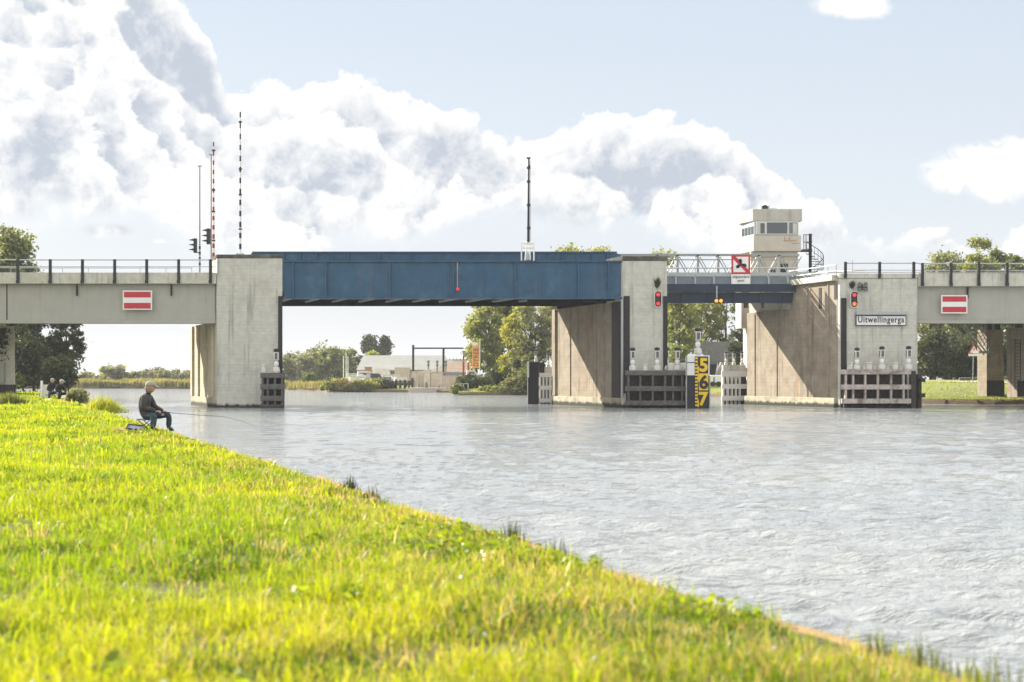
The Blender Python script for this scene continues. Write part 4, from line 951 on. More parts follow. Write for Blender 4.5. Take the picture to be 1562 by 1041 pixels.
# path on the right bank
pth = []
for i, (px, Y) in enumerate(((1330, 150), (1400, 142), (1450, 136), (1500, 130), (1562, 124), (1700, 116), (2000, 105))):
    x = X(px,Y); z = ground_z(x, Y)+.06; pth.append([(x-.6, Y-2.2, ground_z(x-.6, Y-2.2)+.05), (x+.2, Y+2.2, ground_z(x+.2, Y+2.2)+.07)])
grid_mesh('path', np.array(pth), M['road'])

# ---------------------------------------------------------------- grass blades on the near bank (one mass)
def blades(xs, ysv, zs, h, w, tint, lean=.35, seed=1, az=None):
    r = np.random.RandomState(seed); n = len(xs); a = r.uniform(0, 2*np.pi, n); la = r.uniform(0, 2*np.pi, n) if az is None else az
    l1 = np.abs(r.normal(0, lean, n))*h; dx, dy = np.cos(a)*w/2, np.sin(a)*w/2; lx, ly = np.cos(la)*l1, np.sin(la)*l1
    v = np.zeros((n, 5, 3))
    v[:, 0] = np.stack([xs-dx, ysv-dy, zs], -1); v[:, 1] = np.stack([xs+dx, ysv+dy, zs], -1)
    v[:, 2] = np.stack([xs+dx*.8+lx*.35, ysv+dy*.8+ly*.35, zs+h*.58], -1); v[:, 3] = np.stack([xs-dx*.8+lx*.35, ysv-dy*.8+ly*.35, zs+h*.58], -1)
    v[:, 4] = np.stack([xs+lx, ysv+ly, zs+h*np.clip(1-(l1/h)**2*.4, .4, 1)], -1)
    i = np.arange(n)*5
    f = np.concatenate([np.stack([i, i+1, i+2, i+3], -1), np.stack([i+3, i+2, i+4, i+4], -1)])
    tt = np.repeat(tint[:, None], 5, 1)
    return v.reshape(-1, 3), f, tt.reshape(-1, 4)
def tri_fix(v, f, n):
    return v, f
def value_noise(x, y, s, seed):
    r = np.random.RandomState(seed); g = r.rand(256, 256); X_, Y_ = x/s, y/s; xi, yi = np.floor(X_).astype(int), np.floor(Y_).astype(int); fx, fy = X_-xi, Y_-yi
    fx, fy = fx*fx*(3-2*fx), fy*fy*(3-2*fy); q = lambda a, b: g[a % 256, b % 256]
    return (q(xi, yi)*(1-fx)+q(xi+1, yi)*fx)*(1-fy)+(q(xi, yi+1)*(1-fx)+q(xi+1, yi+1)*fx)*fy
def make_grass():
    r = np.random.RandomState(11); xs, yv, ww = [], [], []
    for (y0, y1, dens, w) in ((2.6, 5, 4200, .0055), (5, 8, 3400, .0065), (8, 13, 2100, .009), (13, 21, 1150, .013), (21, 34, 620, .019), (34, 55, 300, .030), (55, 80, 150, .048), (80, 118, 75, .075)):
        for (d0, d1, k) in ((-.10, 4.9, 1.), (4.9, 8., .35), (8., 16., .08)):
            n = int((y1-y0)*(d1-d0)*dens*k); yy = r.uniform(y0, y1, n); dd = r.uniform(d0, d1, n); xs.append(edge_x(yy)-dd); yv.append(yy); ww.append(np.full(n, w*(1 if k == 1 else 1.5)))
    x, y, w = map(np.concatenate, (xs, yv, ww)); d = edge_x(y)-x
    big = value_noise(x+50, y+50, 1.7, 1); med = value_noise(x+50, y+50, .45, 2); sm = value_noise(x+50, y+50, .16, 3)
    keep = r.rand(len(x)) < np.clip(.05+1.7*med, .10, 1); keep &= ~((d < .12) & (r.rand(len(x)) < np.interp(y, [5, 8, 11], [.7, .45, .0])*(.3+1.4*value_noise(y+5, y*0+3, .5, 12)))); keep &= ~((d < 0) & (y < 7.5))
    x, y, w, d, big, med, sm = (q[keep] for q in (x, y, w, d, big, med, sm)); n = len(x)
    h = (.045+.065*sm+.05*med)*r.uniform(.55, 1.35, n); h *= np.interp(d, [0, .4, 1.5], [.55, .8, 1.]); h = np.where(r.rand(n) < .015, h*2.0, h); h *= np.interp(y, [3, 30, 100], [1, 1.15, 1.6])
    c1 = np.array([.21, .33, .010]); c2 = np.array([.40, .46, .018]); c3 = np.array([.46, .38, .22]); c4_ = np.array([.075, .15, .008])
    f = np.clip((big-.5)*1.5+.45+r.normal(0, .18, n), 0, 1)[:, None]; c = c1*(1-f)+c2*f
    dry = (r.rand(n) < np.interp(d, [0, .9, 2.2, 4, 6], [.66, .46, .18, .10, .07])*np.interp(y, [5, 9, 15, 30], [1., .9, .5, .25])*.8+.12*(value_noise(x+31, y+31, .9, 14) > .72)*(sm > .45)); c[dry] = c3*r.uniform(.6, 1.2, (dry.sum(), 1))
    gr = (~dry) & (value_noise(x+9, y+9, .6, 6) > .72) & (r.rand(n) < .6); c[gr] = c4_*r.uniform(.8, 1.3, (gr.sum(), 1))
    c *= r.uniform(.78, 1.22, (n, 1)); tint = np.concatenate([c, np.ones((n, 1))], 1)
    zs = bank_h(x, y)-.02-.05*(d < 0)
    k = 520; ty = 3.2*np.exp(r.uniform(0, 2.6, k)); td = np.where(r.rand(k) < .5, r.uniform(.08, 1.3, k), r.uniform(.1, 4.8, k)); m_ = 26
    tx = edge_x(ty)-td; jx = np.repeat(tx, m_)+r.normal(0, .05, k*m_)*np.repeat(np.interp(ty, [3, 30], [.8, 2.2]), m_); jy = np.repeat(ty, m_)+r.normal(0, .05, k*m_); kind = np.repeat(r.rand(k), m_)
    tc = np.where(kind[:, None] < .45, [.11, .20, .01], np.where(kind[:, None] < .68, [.48, .40, .23], [.20, .26, .03]))*r.uniform(.7, 1.3, (k*m_, 1)); th_ = np.repeat(r.uniform(.09, .17, k), m_)*r.uniform(.4, 1.15, k*m_)
    x, y, h, w = np.concatenate([x, jx]), np.concatenate([y, jy]), np.concatenate([h, th_]), np.concatenate([w, np.full(k*m_, .0055)*np.interp(jy, [3, 40], [1, 4])])
    tint = np.concatenate([tint, np.concatenate([tc, np.ones((k*m_, 1))], 1)]); zs = np.concatenate([zs, bank_h(jx, jy)-.02]); n = len(x)
    return blades(x, y, zs, h, w*r.uniform(.7, 1.5, n), tint, .85, 3)
v, f, tt = make_grass()
def blade_obj(name, v, f, tt, mat_, loc=(0,0,0), parent=None):
    n = len(f)//2; q, tr_ = f[:n], f[n:, :3]; me = bpy.data.meshes.new(name); v = v-np.asarray(loc)
    me.vertices.add(len(v)); me.vertices.foreach_set('co', v.astype(np.float32).ravel())
    me.loops.add(n*7); me.loops.foreach_set('vertex_index', np.concatenate([q.ravel(), tr_.ravel()]).astype(np.int32))
    me.polygons.add(2*n); ls = np.concatenate([np.arange(n)*4, n*4+np.arange(n)*3]).astype(np.int32); me.polygons.foreach_set('loop_start', ls)
    me.polygons.foreach_set('loop_total', np.concatenate([np.full(n, 4), np.full(n, 3)]).astype(np.int32)); me.update(calc_edges=True)
    at = me.attributes.new('tint', 'FLOAT_COLOR', 'POINT'); at.data.foreach_set('color', tt.astype(np.float32).ravel()); me.materials.append(mat_)
    o = bpy.data.objects.new(name, me); col.objects.link(o); o.location = loc; WL[o.name] = Vector(loc); return o
o = blade_obj('grass', v, f, tt, grass_m); tag(o, 'bright yellow green lawn grass covering the near bank', 'grass', kind='stuff')
# broad leaved weeds low in the turf
def leaf_quads(c, n, rad, size, r, flat=.5, elong=1.8):
    """n leaf shaped quads round the points c (k,3) with spread rad (k,3)"""
    k = len(c); idx = r.randint(0, k, n); u = r.normal(0, 1, (n, 3)); u /= np.linalg.norm(u, axis=1)[:, None]; rr = r.rand(n)**.5*(1+.28*np.abs(r.normal(0, 1, n))**1.5)
    p = c[idx]+u*rr[:, None]*rad[idx]
    a = r.normal(0, 1, (n, 3)); a[:, 2] *= flat; a /= np.linalg.norm(a, axis=1)[:, None]; b = np.cross(a, r.normal(0, 1, (n, 3))); b /= np.linalg.norm(b, axis=1)[:, None]
    s = size*r.uniform(.6, 1.35, n)[:, None]; a = a*s*elong/2; b = b*s/2
    v = np.stack([p-a, p+b, p+a, p-b], 1).reshape(-1, 3); f = np.arange(4*n).reshape(-1, 4); return v, f
r = np.random.RandomState(8); n = 1500; d = np.concatenate([r.uniform(.1, 4.6, 900), r.uniform(.05, 1.6, 600)]); yy = np.concatenate([3.6*np.exp(r.uniform(0, 2.3, 900)), r.uniform(4.6, 11, 600)])
cl_ = (value_noise(edge_x(yy)-d+70, yy+70, .8, 9) > np.where(d > 1, .66, .60)); d, yy = d[cl_], yy[cl_]
cx_ = edge_x(yy)-d; cz_ = bank_h(cx_, yy)+.05; c = np.stack([cx_, yy, cz_], -1)
v, f = leaf_quads(c, len(c)*9, np.tile([.07, .07, .05], (len(c), 1)), .034, r, .25, 1.6)
o = np_mesh('low_weeds', v, f, leaf_mat('weed_leaves', (.16,.25,.02), (.26,.34,.03), .5, 3.), 'stuff'); tag(o, 'broad leaved weeds and clover scattered in the turf', 'weeds')
# far right bank grass
r = np.random.RandomState(21); n = 90000; yy = r.uniform(96, 175, n); i = r.randint(0, len(S)-1, n); ok = (S[i, 1] < 185) & (S[i, 1] > 85); i = i[ok]; d = r.uniform(0, 1, len(i))**1.6*32
q = S[i]+(S[i+1]-S[i])*r.rand(len(i))[:, None]+D_*d[:, None]; zz = land_h(q[:, 0], q[:, 1], d)
okp = np.abs(q[:, 1]-np.interp(q[:, 0], [X(1562,124), X(1500,130), X(1450,136), X(1400,142)], [124, 130, 136, 142])) > 2.4
q, zz = q[okp], zz[okp]; n = len(q); c = np.array([.27, .31, .035])*r.uniform(.7, 1.3, (n, 1)); c[r.rand(n) < .12] = [.28, .30, .07]
v, f, tt = blades(q[:, 0], q[:, 1], zz-.03, r.uniform(.08, .24, n), r.uniform(.05, .1, n), np.concatenate([c, np.ones((n, 1))], 1), .4, 5)
o = blade_obj('grass', v, f, tt, grass_m); tag(o, 'sunlit yellow green grass on the far right bank under the bridge', 'grass', kind='stuff')
# ---------------------------------------------------------------- trees, bushes, reeds
def make_tree(name, x, y, z0, H, W, leaf, label, cat, group, seed, nclump=42, nleaf=4200, size=.28, low=.18, shape='round', trunk_r=None, depth=None, rough=.28, bias=0.):
    r = np.random.RandomState(seed); Dp = depth or W
    t = thing(name, (x, y, z0), label, cat, group)
    C = []; RR = []
    zc, zr = z0+H*(low+(1-low)*.5), H*(1-low)*.5
    tries = 0
    while len(C) < nclump and tries < 9000:
        tries += 1
        u = r.uniform(-1, 1, 3); l = (np.abs(u)**2.7).sum()**(1/2.7)
        if l > 1: continue
        if l < .45 and r.rand() < .7: continue
        s = u.copy()
        if shape == 'cone': kx = np.clip(1.05-.5*(u[2]+1), .1, 1); s[:2] *= kx*1.15
        if shape == 'poplar': s[:2] *= np.clip(1.1-abs(u[2])**3, .3, 1)
        if shape == 'column': s = np.array([r.uniform(-1,1), r.uniform(-1,1), u[2]])
        if shape == 'bush': s[2] = abs(s[2])*1.6-.75
        C.append([x+s[0]*W/2*.9+bias*s[2]*W*.2, y+s[1]*Dp/2*.9, zc+s[2]*zr*.93]); RR.append(r.uniform(.6, 1.35))
    C = np.array(C); RR = np.array(RR)
    base = min(W, Dp, H*(1-low))*rough*.62
    rad = np.stack([RR*base*1.1, RR*base*1.1, RR*base*.78], -1)
    tr = trunk_r or H*.018; m = MB(); lean = r.normal(0, .02*H, 2); top = Vector((x+lean[0], y+lean[1], z0+H*.72)); pts = [Vector((x, y, z0-.3)), Vector((x+lean[0]*.2, y, z0+H*low*.7)), Vector((x+lean[0]*.6, y+lean[1]*.6, z0+H*.45)), top]
    if H > 2.5:
        m.tube(pts, [tr*1.2, tr, tr*.7, tr*.25], 7)
        order = r.permutation(len(C))[:14]
        for i in order:
            e = Vector(C[i]); h0 = np.clip((e.z-z0)/H-.28, low*.6, .62); b = Vector((x, y, z0+H*h0)).lerp(top, .15); mid = b.lerp(e, .5)+Vector((0, 0, -.03*H)); m.tube([b, mid, e], [tr*.42, tr*.28, tr*.1], 5)
    else:
        for i in range(min(10, len(C))): m.tube([(x+r.normal(0,W*.1), y, z0-.1), tuple(C[i])], [.04, .015], 4)
    m.build('trunk', M['trunk'], t)
    v, f = leaf_quads(C, nleaf, rad, size, r, .8, 1.5)
    # outer twigs: loose leaves beyond the clumps
    o = np_mesh('crown', v, f, leaf, None, loc=(x, y, z0), parent=t)
    return t
def tree(px, Y, top, z0, wpx, leaf, label, seed, name='broadleaf_tree', cat='tree', group=None, **k):
    x = X(px,Y); H = (Z(top,Y)-z0)*(1.09 if k.get('low', .18) > .01 else 1.03); return make_tree(name, x, Y, z0, H, wpx*Y/F, G[leaf], label, cat, group, seed, **k)
def gz(px, Y): return ground_z(X(px,Y), Y)
LT = 'trees behind the left span'
tree(8, 140, 361, 1.1, 90, 'mid', 'tall tree showing its crown above the left end of the bridge rail', 1, group=LT, nclump=75, nleaf=11000, size=.30, low=.12, rough=.25)
tree(-60, 132, 352, 1.1, 120, 'mid', 'tall tree mostly beyond the left edge of the view', 2, group=LT, nclump=60, nleaf=8000, size=.32, low=.12)
tree(103, 128, 470, 1.0, 52, 'dark', 'loose branched dark tree at the water end of the left thicket', 3, group=LT, nclump=55, nleaf=5200, size=.20, low=.15, rough=.22, bias=.5)
tree(52, 124, 478, 1.0, 55, 'dark', 'dark tree directly right of the ivy covered column', 4, group=LT, nclump=60, nleaf=7000, size=.22, low=.05, rough=.25)
tree(76, 130, 512, 1.0, 55, 'dark', 'dense dark bush in the middle of the left thicket', 5, 'bush', 'bush', LT, nclump=50, nleaf=8000, size=.2, low=0., shape='bush', rough=.4)
tree(35, 120, 515, 1.0, 55, 'dark', 'dense dark bush at the foot of the left thicket', 6, 'bush', 'bush', LT, nclump=50, nleaf=8000, size=.2, low=0., shape='bush', rough=.4)
tree(92, 118, 540, .9, 40, 'dark', 'low dark bush behind the two anglers', 61, 'bush', 'bush', LT, nclump=40, nleaf=5200, size=.18, low=0., shape='bush', rough=.4)
tree(12, 118, 560, .9, 60, 'mid', 'low shrub behind the ivy covered column', 62, 'bush', 'bush', LT, nclump=30, nleaf=3600, size=.18, low=0., shape='bush', rough=.4)
# far left shore
FT = 'hazy trees on the far shore'
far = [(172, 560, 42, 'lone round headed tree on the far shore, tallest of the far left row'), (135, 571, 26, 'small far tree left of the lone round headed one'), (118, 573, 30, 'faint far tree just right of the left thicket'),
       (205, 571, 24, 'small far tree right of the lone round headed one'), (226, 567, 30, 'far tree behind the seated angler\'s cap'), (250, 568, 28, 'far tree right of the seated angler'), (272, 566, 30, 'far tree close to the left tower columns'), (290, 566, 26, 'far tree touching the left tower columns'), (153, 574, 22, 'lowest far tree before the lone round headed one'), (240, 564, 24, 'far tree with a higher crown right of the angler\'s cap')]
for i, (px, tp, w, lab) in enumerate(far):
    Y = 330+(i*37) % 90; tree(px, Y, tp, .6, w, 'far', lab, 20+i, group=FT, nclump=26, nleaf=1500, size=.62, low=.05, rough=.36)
def reed_belt(name, pts, h0, h1, n, label, leafmat, w=.10, wid=3., seed=1, kind='stuff', lean=.18):
    r = np.random.RandomState(seed); P_ = np.array(pts); i = r.randint(0, len(P_)-1, n); q = P_[i]+(P_[i+1]-P_[i])*r.rand(n)[:, None]+D_*r.uniform(-.15, wid, n)[:, None]
    hn = value_noise(q[:, 0]+300, q[:, 1]+300, 2.2, seed+3); h = (h0+(h1-h0)*hn)*r.uniform(.65, 1.1, n)
    v, f, tt = blades(q[:, 0], q[:, 1], np.full(n, .35), h, w*r.uniform(.7, 1.5, n), np.ones((n, 4)), lean, seed); o = blade_obj(name, v, f, tt, leafmat); tag(o, label, 'reeds', kind=kind); return o
reed_belt('reeds', [sp_(300, 593.6), sp_(200, 593), sp_(100, 593), (-162, 292), (-250, 296)], 1.0, 2.0, 26000, 'belt of yellow green reeds along the far left shore', G['reed'], .24, 9, 2)
reed_belt('reeds', [sp_(489, 596.4), sp_(432, 595.4), sp_(380, 594.6)], .8, 1.7, 4500, 'low reeds at the shore right of the left tower', G['reed'], .16, 5, 3)
# centre far
CT = 'trees beyond the water under the blue girder'
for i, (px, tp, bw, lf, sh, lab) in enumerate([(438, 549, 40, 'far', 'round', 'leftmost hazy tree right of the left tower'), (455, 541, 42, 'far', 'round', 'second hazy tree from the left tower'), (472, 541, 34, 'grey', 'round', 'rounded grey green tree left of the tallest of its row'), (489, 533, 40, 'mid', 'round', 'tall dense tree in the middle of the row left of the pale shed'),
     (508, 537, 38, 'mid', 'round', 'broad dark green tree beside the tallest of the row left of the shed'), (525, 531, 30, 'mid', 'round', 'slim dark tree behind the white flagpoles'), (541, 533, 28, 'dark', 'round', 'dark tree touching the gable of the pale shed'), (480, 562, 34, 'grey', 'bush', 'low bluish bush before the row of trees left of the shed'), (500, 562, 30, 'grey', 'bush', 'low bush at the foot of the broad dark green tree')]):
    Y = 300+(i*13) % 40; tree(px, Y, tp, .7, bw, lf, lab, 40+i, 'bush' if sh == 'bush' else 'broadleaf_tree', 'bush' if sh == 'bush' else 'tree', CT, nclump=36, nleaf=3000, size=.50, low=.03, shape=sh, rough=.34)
tree(470, 240, 570, .6, 20, 'mid', 'bushy young tree at the shore between the left tower and the flagpoles', 55, group=CT, nclump=26, nleaf=2200, size=.3, low=.0, shape='bush', rough=.4)
tree(566, 335, 516.5, .8, 28, 'dark', 'left one of two dark trees rising over the pale shed roof', 57, group=CT, nclump=40, nleaf=3400, size=.50, low=.1, shape='round', rough=.3)
tree(587, 337, 516, .8, 30, 'dark', 'right one of two dark trees rising over the pale shed roof', 58, group=CT, nclump=40, nleaf=3400, size=.50, low=.1, shape='cone', rough=.3)
tree(569, 262, 541, .8, 34, 'light', 'small fresh green tree in front of the pale shed', 59, group=CT, nclump=30, nleaf=2600, size=.36, low=.1, shape='cone', rough=.32)
BS = 'rounded reed clumps on the shore before the pale shed'
for i, (px, w, tp, lf, lab) in enumerate([(503, 22, 582, 'light', 'leftmost yellow green clump of shore plants'), (520, 24, 578, 'reed', 'tallest tan clump of shore plants left of the boats'), (538, 24, 580, 'reed', 'clump of shore plants below the white fence'), (556, 24, 581, 'mid', 'middle green clump of shore plants below the boats'), (573, 22, 579, 'light', 'bright green clump of shore plants below the white boat'), (589, 18, 579, 'dark', 'darkest clump of shore plants beside the piles')]):
    tree(px, 205.2+i*.3, tp, .15, w+6, lf, lab, 70+i, 'shore_bush', 'bush', BS, nclump=26, nleaf=2600, size=.2, low=0., shape='bush', rough=.42)
# right of centre: tall trees
RT = 'tall trees beyond the middle pier'
tree(745, 196, 455, 1., 66, 'light', 'tall airy light green tree behind the orange banner', 81, group=RT, nclump=70, nleaf=8500, size=.34, low=.12, rough=.22)
tree(775, 200, 440, 1., 60, 'mid', 'tall green tree between the banner tree and the yellowing one', 82, group=RT, nclump=60, nleaf=6500, size=.34, low=.1, rough=.24)
tree(781, 178, 478, 1., 40, 'yellow', 'yellowing tree standing out gold before the green ones', 83, group=RT, nclump=50, nleaf=5200, size=.26, low=.02, rough=.28)
tree(812, 176, 462, 1., 66, 'grey', 'broad willowy tree against the middle pier', 84, group=RT, nclump=80, nleaf=9500, size=.26, low=.0, rough=.25)
tree(862, 210, 386, 1., 84, 'light', 'treetop showing above the blue girder left of the narrow tower', 85, group=RT, nclump=130, nleaf=11000, size=.32, low=.15, rough=.2)
tree(913, 214, 387, 1., 66, 'light', 'second treetop above the right end of the blue girder', 86, group=RT, nclump=120, nleaf=9500, size=.32, low=.15, rough=.2)
tree(760, 182, 560, .8, 60, 'dark', 'low dark bush behind the orange banner\'s foot', 87, 'bush', 'bush', RT, nclump=40, nleaf=4200, size=.24, low=0., shape='bush', rough=.4)
tree(812, 170.5, 560, .2, 60, 'mid', 'waterside bush below the willowy tree', 88, 'bush', 'bush', RT, nclump=45, nleaf=4800, size=.22, low=0., shape='bush', rough=.4)
tree(750, 169.3, 589, .2, 48, 'light', 'low yellow green waterside bush left of the yellowing tree', 89, 'bush', 'bush', RT, nclump=30, nleaf=2800, size=.18, low=0., shape='bush', rough=.4)
tree(722, 174, 571, .5, 60, 'dark', 'dark clipped hedge mound behind the little jetty', 90, 'hedge', 'hedge', None, nclump=55, nleaf=6000, size=.2, low=0., shape='bush', rough=.4, depth=3.)
tree(697, 168.6, 586, .2, 20, 'mid', 'small green bush at the water left of the little jetty', 91, 'bush', 'bush', RT, nclump=22, nleaf=1700, size=.18, low=0., shape='bush', rough=.4)
tree(781, 169.3, 578, .2, 44, 'grey', 'low grey green waterside bush right of the yellow green one', 92, 'bush', 'bush', RT, nclump=30, nleaf=3000, size=.2, low=0., shape='bush', rough=.4)
# seen through the opening
OT = 'trees seen through the opening span'
tree(1036, 175, 440, 1.2, 60, 'light', 'bright green tree left in the opening below the lattice railing', 101, group=OT, nclump=60, nleaf=6500, size=.28, low=.05, rough=.24)
tree(1003, 182, 388, 1.2, 74, 'light', 'tall yellow green treetop above the lattice railing beside the narrow tower', 102, group=OT, nclump=70, nleaf=6500, size=.3, low=.1, rough=.22)
tree(1068, 190, 440, 1.2, 62, 'light', 'slender airy tree in the middle of the opening', 103, group=OT, nclump=60, nleaf=5200, size=.26, low=.25, rough=.2)
tree(1108, 192, 440, 1.2, 50, 'mid', 'thinly leaved tree with a bare trunk right in the opening', 104, group=OT, nclump=50, nleaf=3000, size=.26, low=.25, rough=.2)
tree(1140, 168, 500, 1.2, 46, 'dark', 'dark tree beside the right pier wall', 105, group=OT, nclump=45, nleaf=4600, size=.24, low=.03, rough=.28)
tree(1043, 165, 520, 1.1, 40, 'mid', 'dark bush left of the mossy barn roof', 106, 'bush', 'bush', OT, nclump=40, nleaf=4000, size=.22, low=0., shape='bush', rough=.4)
# right
RB = 'trees and bushes right of the name sign tower'
for i, (px, Y, tp, w, lf, sh, lab) in enumerate([(1418, 152, 495, 50, 'dark', 'bush', 'dark bush immediately right of the name sign tower'), (1450, 156, 500, 56, 'dark', 'bush', 'darkest bush behind the warning triangle'), (1490, 152, 505, 60, 'dark', 'bush', 'dark bush behind the first right column'), (1545, 150, 500, 60, 'dark', 'bush', 'dark bush between the two right columns'), (1600, 150, 500, 70, 'dark', 'bush', 'dark bush past the right edge')]):
    tree(px, Y, tp, 1.6, w, lf, lab, 120+i, 'bush', 'bush', RB, nclump=60, nleaf=9000, size=.24, low=0., shape='bush', rough=.38)
for i, (px, Y, tp, w, lf, sh, lab) in enumerate([(1425, 175, 420, 46, 'grey', 'round', 'olive tree filling the gap under the right span beside the tower'), (1445, 178, 388, 70, 'grey', 'round', 'grey green treetop above the right rail, left of the brightest one'), (1490, 172, 374, 60, 'light', 'round', 'brightest yellow green treetop above the right rail'), (1472, 168, 440, 70, 'mid', 'round', 'green tree under the right span behind the warning triangle'), (1524, 180, 394, 50, 'mid', 'round', 'dark green treetop right of the brightest one'), (1553, 176, 398, 44, 'mid', 'round', 'last treetop above the rail at the right edge'), (1540, 166, 450, 60, 'mid', 'round', 'green tree under the right span between the columns')]):
    tree(px, Y, tp, 1.7, w, lf, lab, 140+i, group=RB, nclump=80, nleaf=11000, size=.30, low=.05, shape=sh, rough=.24)

# bank tufts
def tuft(px, Y, h, w, n, label, seed, mat_='bright', blade=.02, lean=.5, name='grass_tuft'):
    r = np.random.RandomState(seed); x = X(px,Y); x0 = r.normal(0, w*.42, n); y0 = r.normal(0, w*.35, n); hh = h*r.uniform(.35, 1.05, n)*np.exp(-(x0/w)**2)
    z0 = float(bank_h(np.array(x), np.array(Y)))
    v, f, tt = blades(x+x0, Y+y0, np.full(n, z0-.03), hh, np.full(n, blade), np.ones((n, 4)), lean, seed)
    o = blade_obj(name, v, f, tt, G[mat_], (x, Y, z0)); tag(o, label, 'plant', 'tall tufts on the near bank'); return o
tuft(158, 50, .75, .85, 900, 'bright tall grass tuft between the two distant anglers and the near one', 31, 'bright', .03)
tuft(152, 50.6, 1.0, .9, 60, 'thin seeding stems rising over the bright tall tuft', 32, 'reed', .018, .3)
tuft(17, 58, .75, .9, 500, 'leafy green tuft at the left edge of the bank', 33, 'mid', .05)
tuft(135, 66, .35, .7, 300, 'short tuft beside the waterside bush', 36, 'bright', .03)
for i, (px, Y, h, n, lab, mt_) in enumerate([(462, 15.1, .17, 50, 'dark pointed tuft at the water edge nearest the middle of the bank', 'mid'), (478, 14.2, .15, 24, 'thin dark reed blades beside the pointed tuft', 'mid'), (735, 10.3, .17, 60, 'reed blades at the water edge below the lattice of ripples', 'mid'), (790, 9.5, .15, 30, 'short reed blades where the clay edge begins', 'mid'), (868, 8.55, .16, 5, 'single curved green shoot on the clay edge', 'bright'), (935, 7.9, .10, 12, 'small cluster of green shoots on the clay edge', 'bright'),
        (1035, 7.0, .14, 6, 'small shoot leaning out over the water, middle of the clay edge', 'bright'), (1182, 6.15, .15, 12, 'branching green shoot standing against the water', 'bright'), (1270, 5.75, .19, 26, 'upright rush stems at the lower right bank', 'mid'), (1330, 5.55, .14, 22, 'dense rush stems nearest the lower right corner', 'mid'), (1425, 5.35, .20, 20, 'tallest dark rush stems near the lower right corner', 'mid'), (1210, 6.05, .14, 26, 'rush tuft at the lower bank edge left of the upright stems', 'mid'), (1105, 6.9, .12, 20, 'low green tuft halfway along the clay edge', 'bright'), (1240, 5.9, .13, 34, 'bright leafy tuft left of the upright rush stems', 'bright'), (1380, 5.45, .13, 40, 'bright leafy tuft among the rush stems in the lower right corner', 'bright')]):
    Yk = Y; ex = CX+F*(4.05+SK*Yk)/Yk
    near = Yk < 6.6
    tuft(ex-(5 if not near else -4)*(8/Yk), Yk, h*(1.5 if not near else 1.35), .13 if n > 10 else .04, int(n*(1.6 if not near else 2.4)), lab, 40+i, ('dark' if not near else 'mid') if mt_ == 'mid' else 'bright', .0075*max(1, Yk/8), .2 if n > 10 else .4)
tree(119, 70, 594, .8, 34, 'grey', 'grey green waterside bush right of the two distant anglers', 150, 'bush', 'bush', None, nclump=26, nleaf=2600, size=.09, low=0., shape='bush', rough=.42)
# ivy on left column
r = np.random.RandomState(77); n = 420; a = r.rand(n); c = np.stack([X(2,101)+r.normal(0, .28, n)+.15*np.sin(a*14), np.full(n, 100.93), Z(500,101)-a*2.6*r.uniform(.3, 1, n)-.05], -1)
v, f = leaf_quads(c, 900, np.tile([.08, .04, .08], (n, 1)), .11, r, .6, 1.2)
o = np_mesh('ivy', v, f, G['ivy'], None, loc=(X(2,101), 100.9, Z(500,101))); tag(o, 'ivy hanging down the face of the column under the left span', 'ivy')

# ---------------------------------------------------------------- far buildings and waterside things
Yh = 250; zg = .9
t = thing('shed', (X(640,Yh), Yh, zg), 'long low shed with a pale sheet roof and white gable beyond the water', 'shed')
x0, x1 = X(547,Yh), X(722,Yh); ze, zr = Z(563.5,Yh), Z(543,Yh); dep = 8.
m = MB(); m.box(x0+.2, x1-.2, Yh, Yh+dep, zg-.5, ze); m.add([(x0+.2,Yh,ze),(x0+.2,Yh+dep,ze),(x0+.2,Yh+dep/2,zr-.1)], [(0,1,2)]); m.build('wall', M['dirtywhite'], t)
m = MB(); e = .5
m.add([(x0-.4,Yh-e,ze-.25),(x1,Yh-e,ze-.25),(x1,Yh+dep/2,zr),(x0+.5,Yh+dep/2,zr),(x0-.4,Yh-e,ze-.1),(x1,Yh-e,ze-.1),(x1,Yh+dep/2,zr+.15),(x0+.5,Yh+dep/2,zr+.15)], [(0,1,2,3),(4,7,6,5),(0,4,5,1),(3,2,6,7),(0,3,7,4),(1,5,6,2)])
m.add([(x0-.4,Yh+dep+e,ze-.25),(x1,Yh+dep+e,ze-.25),(x1,Yh+dep/2+.01,zr),(x0+.5,Yh+dep/2+.01,zr)], [(0,3,2,1)]); m.build('roof', M['roofp'], t)
m = MB(); m.box(X(592,Yh), X(604,Yh), Yh-.06, Yh-.01, Z(573,Yh), Z(565.5,Yh)); w = m.build('window', M['white'], t)
m = MB(); m.box(X(595.5,Yh), X(603,Yh), Yh-.09, Yh-.065, Z(572.3,Yh), Z(566.3,Yh)); m.build('pane', M['glass'], w)
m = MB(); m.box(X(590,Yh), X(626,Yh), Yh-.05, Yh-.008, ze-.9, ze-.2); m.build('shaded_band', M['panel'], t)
m = MB()
for i in range(7):
    a, b = X(681+i*5.4,Yh), X(684+i*5.4,Yh); m.add([(a,Yh+dep*.28,Z(549,Yh)+.12),(b,Yh+dep*.28,Z(549,Yh)+.12),(b+.1,Yh+dep*.46,Z(544,Yh)+.28),(a-.3,Yh+dep*.46,Z(544,Yh)+.28)], [(0,1,2,3)])
m.build('skylight', M['white'], t)
Yk = 222; t = thing('low_hall', (X(690,Yk), Yk, .8), 'low hall with a tan roof in front of the long pale shed', 'building')
m = MB(); m.box(X(655,Yk), X(722,Yk), Yk, Yk+6, .3, Z(568,Yk)); m.build('wall', M['pinkish'], t)
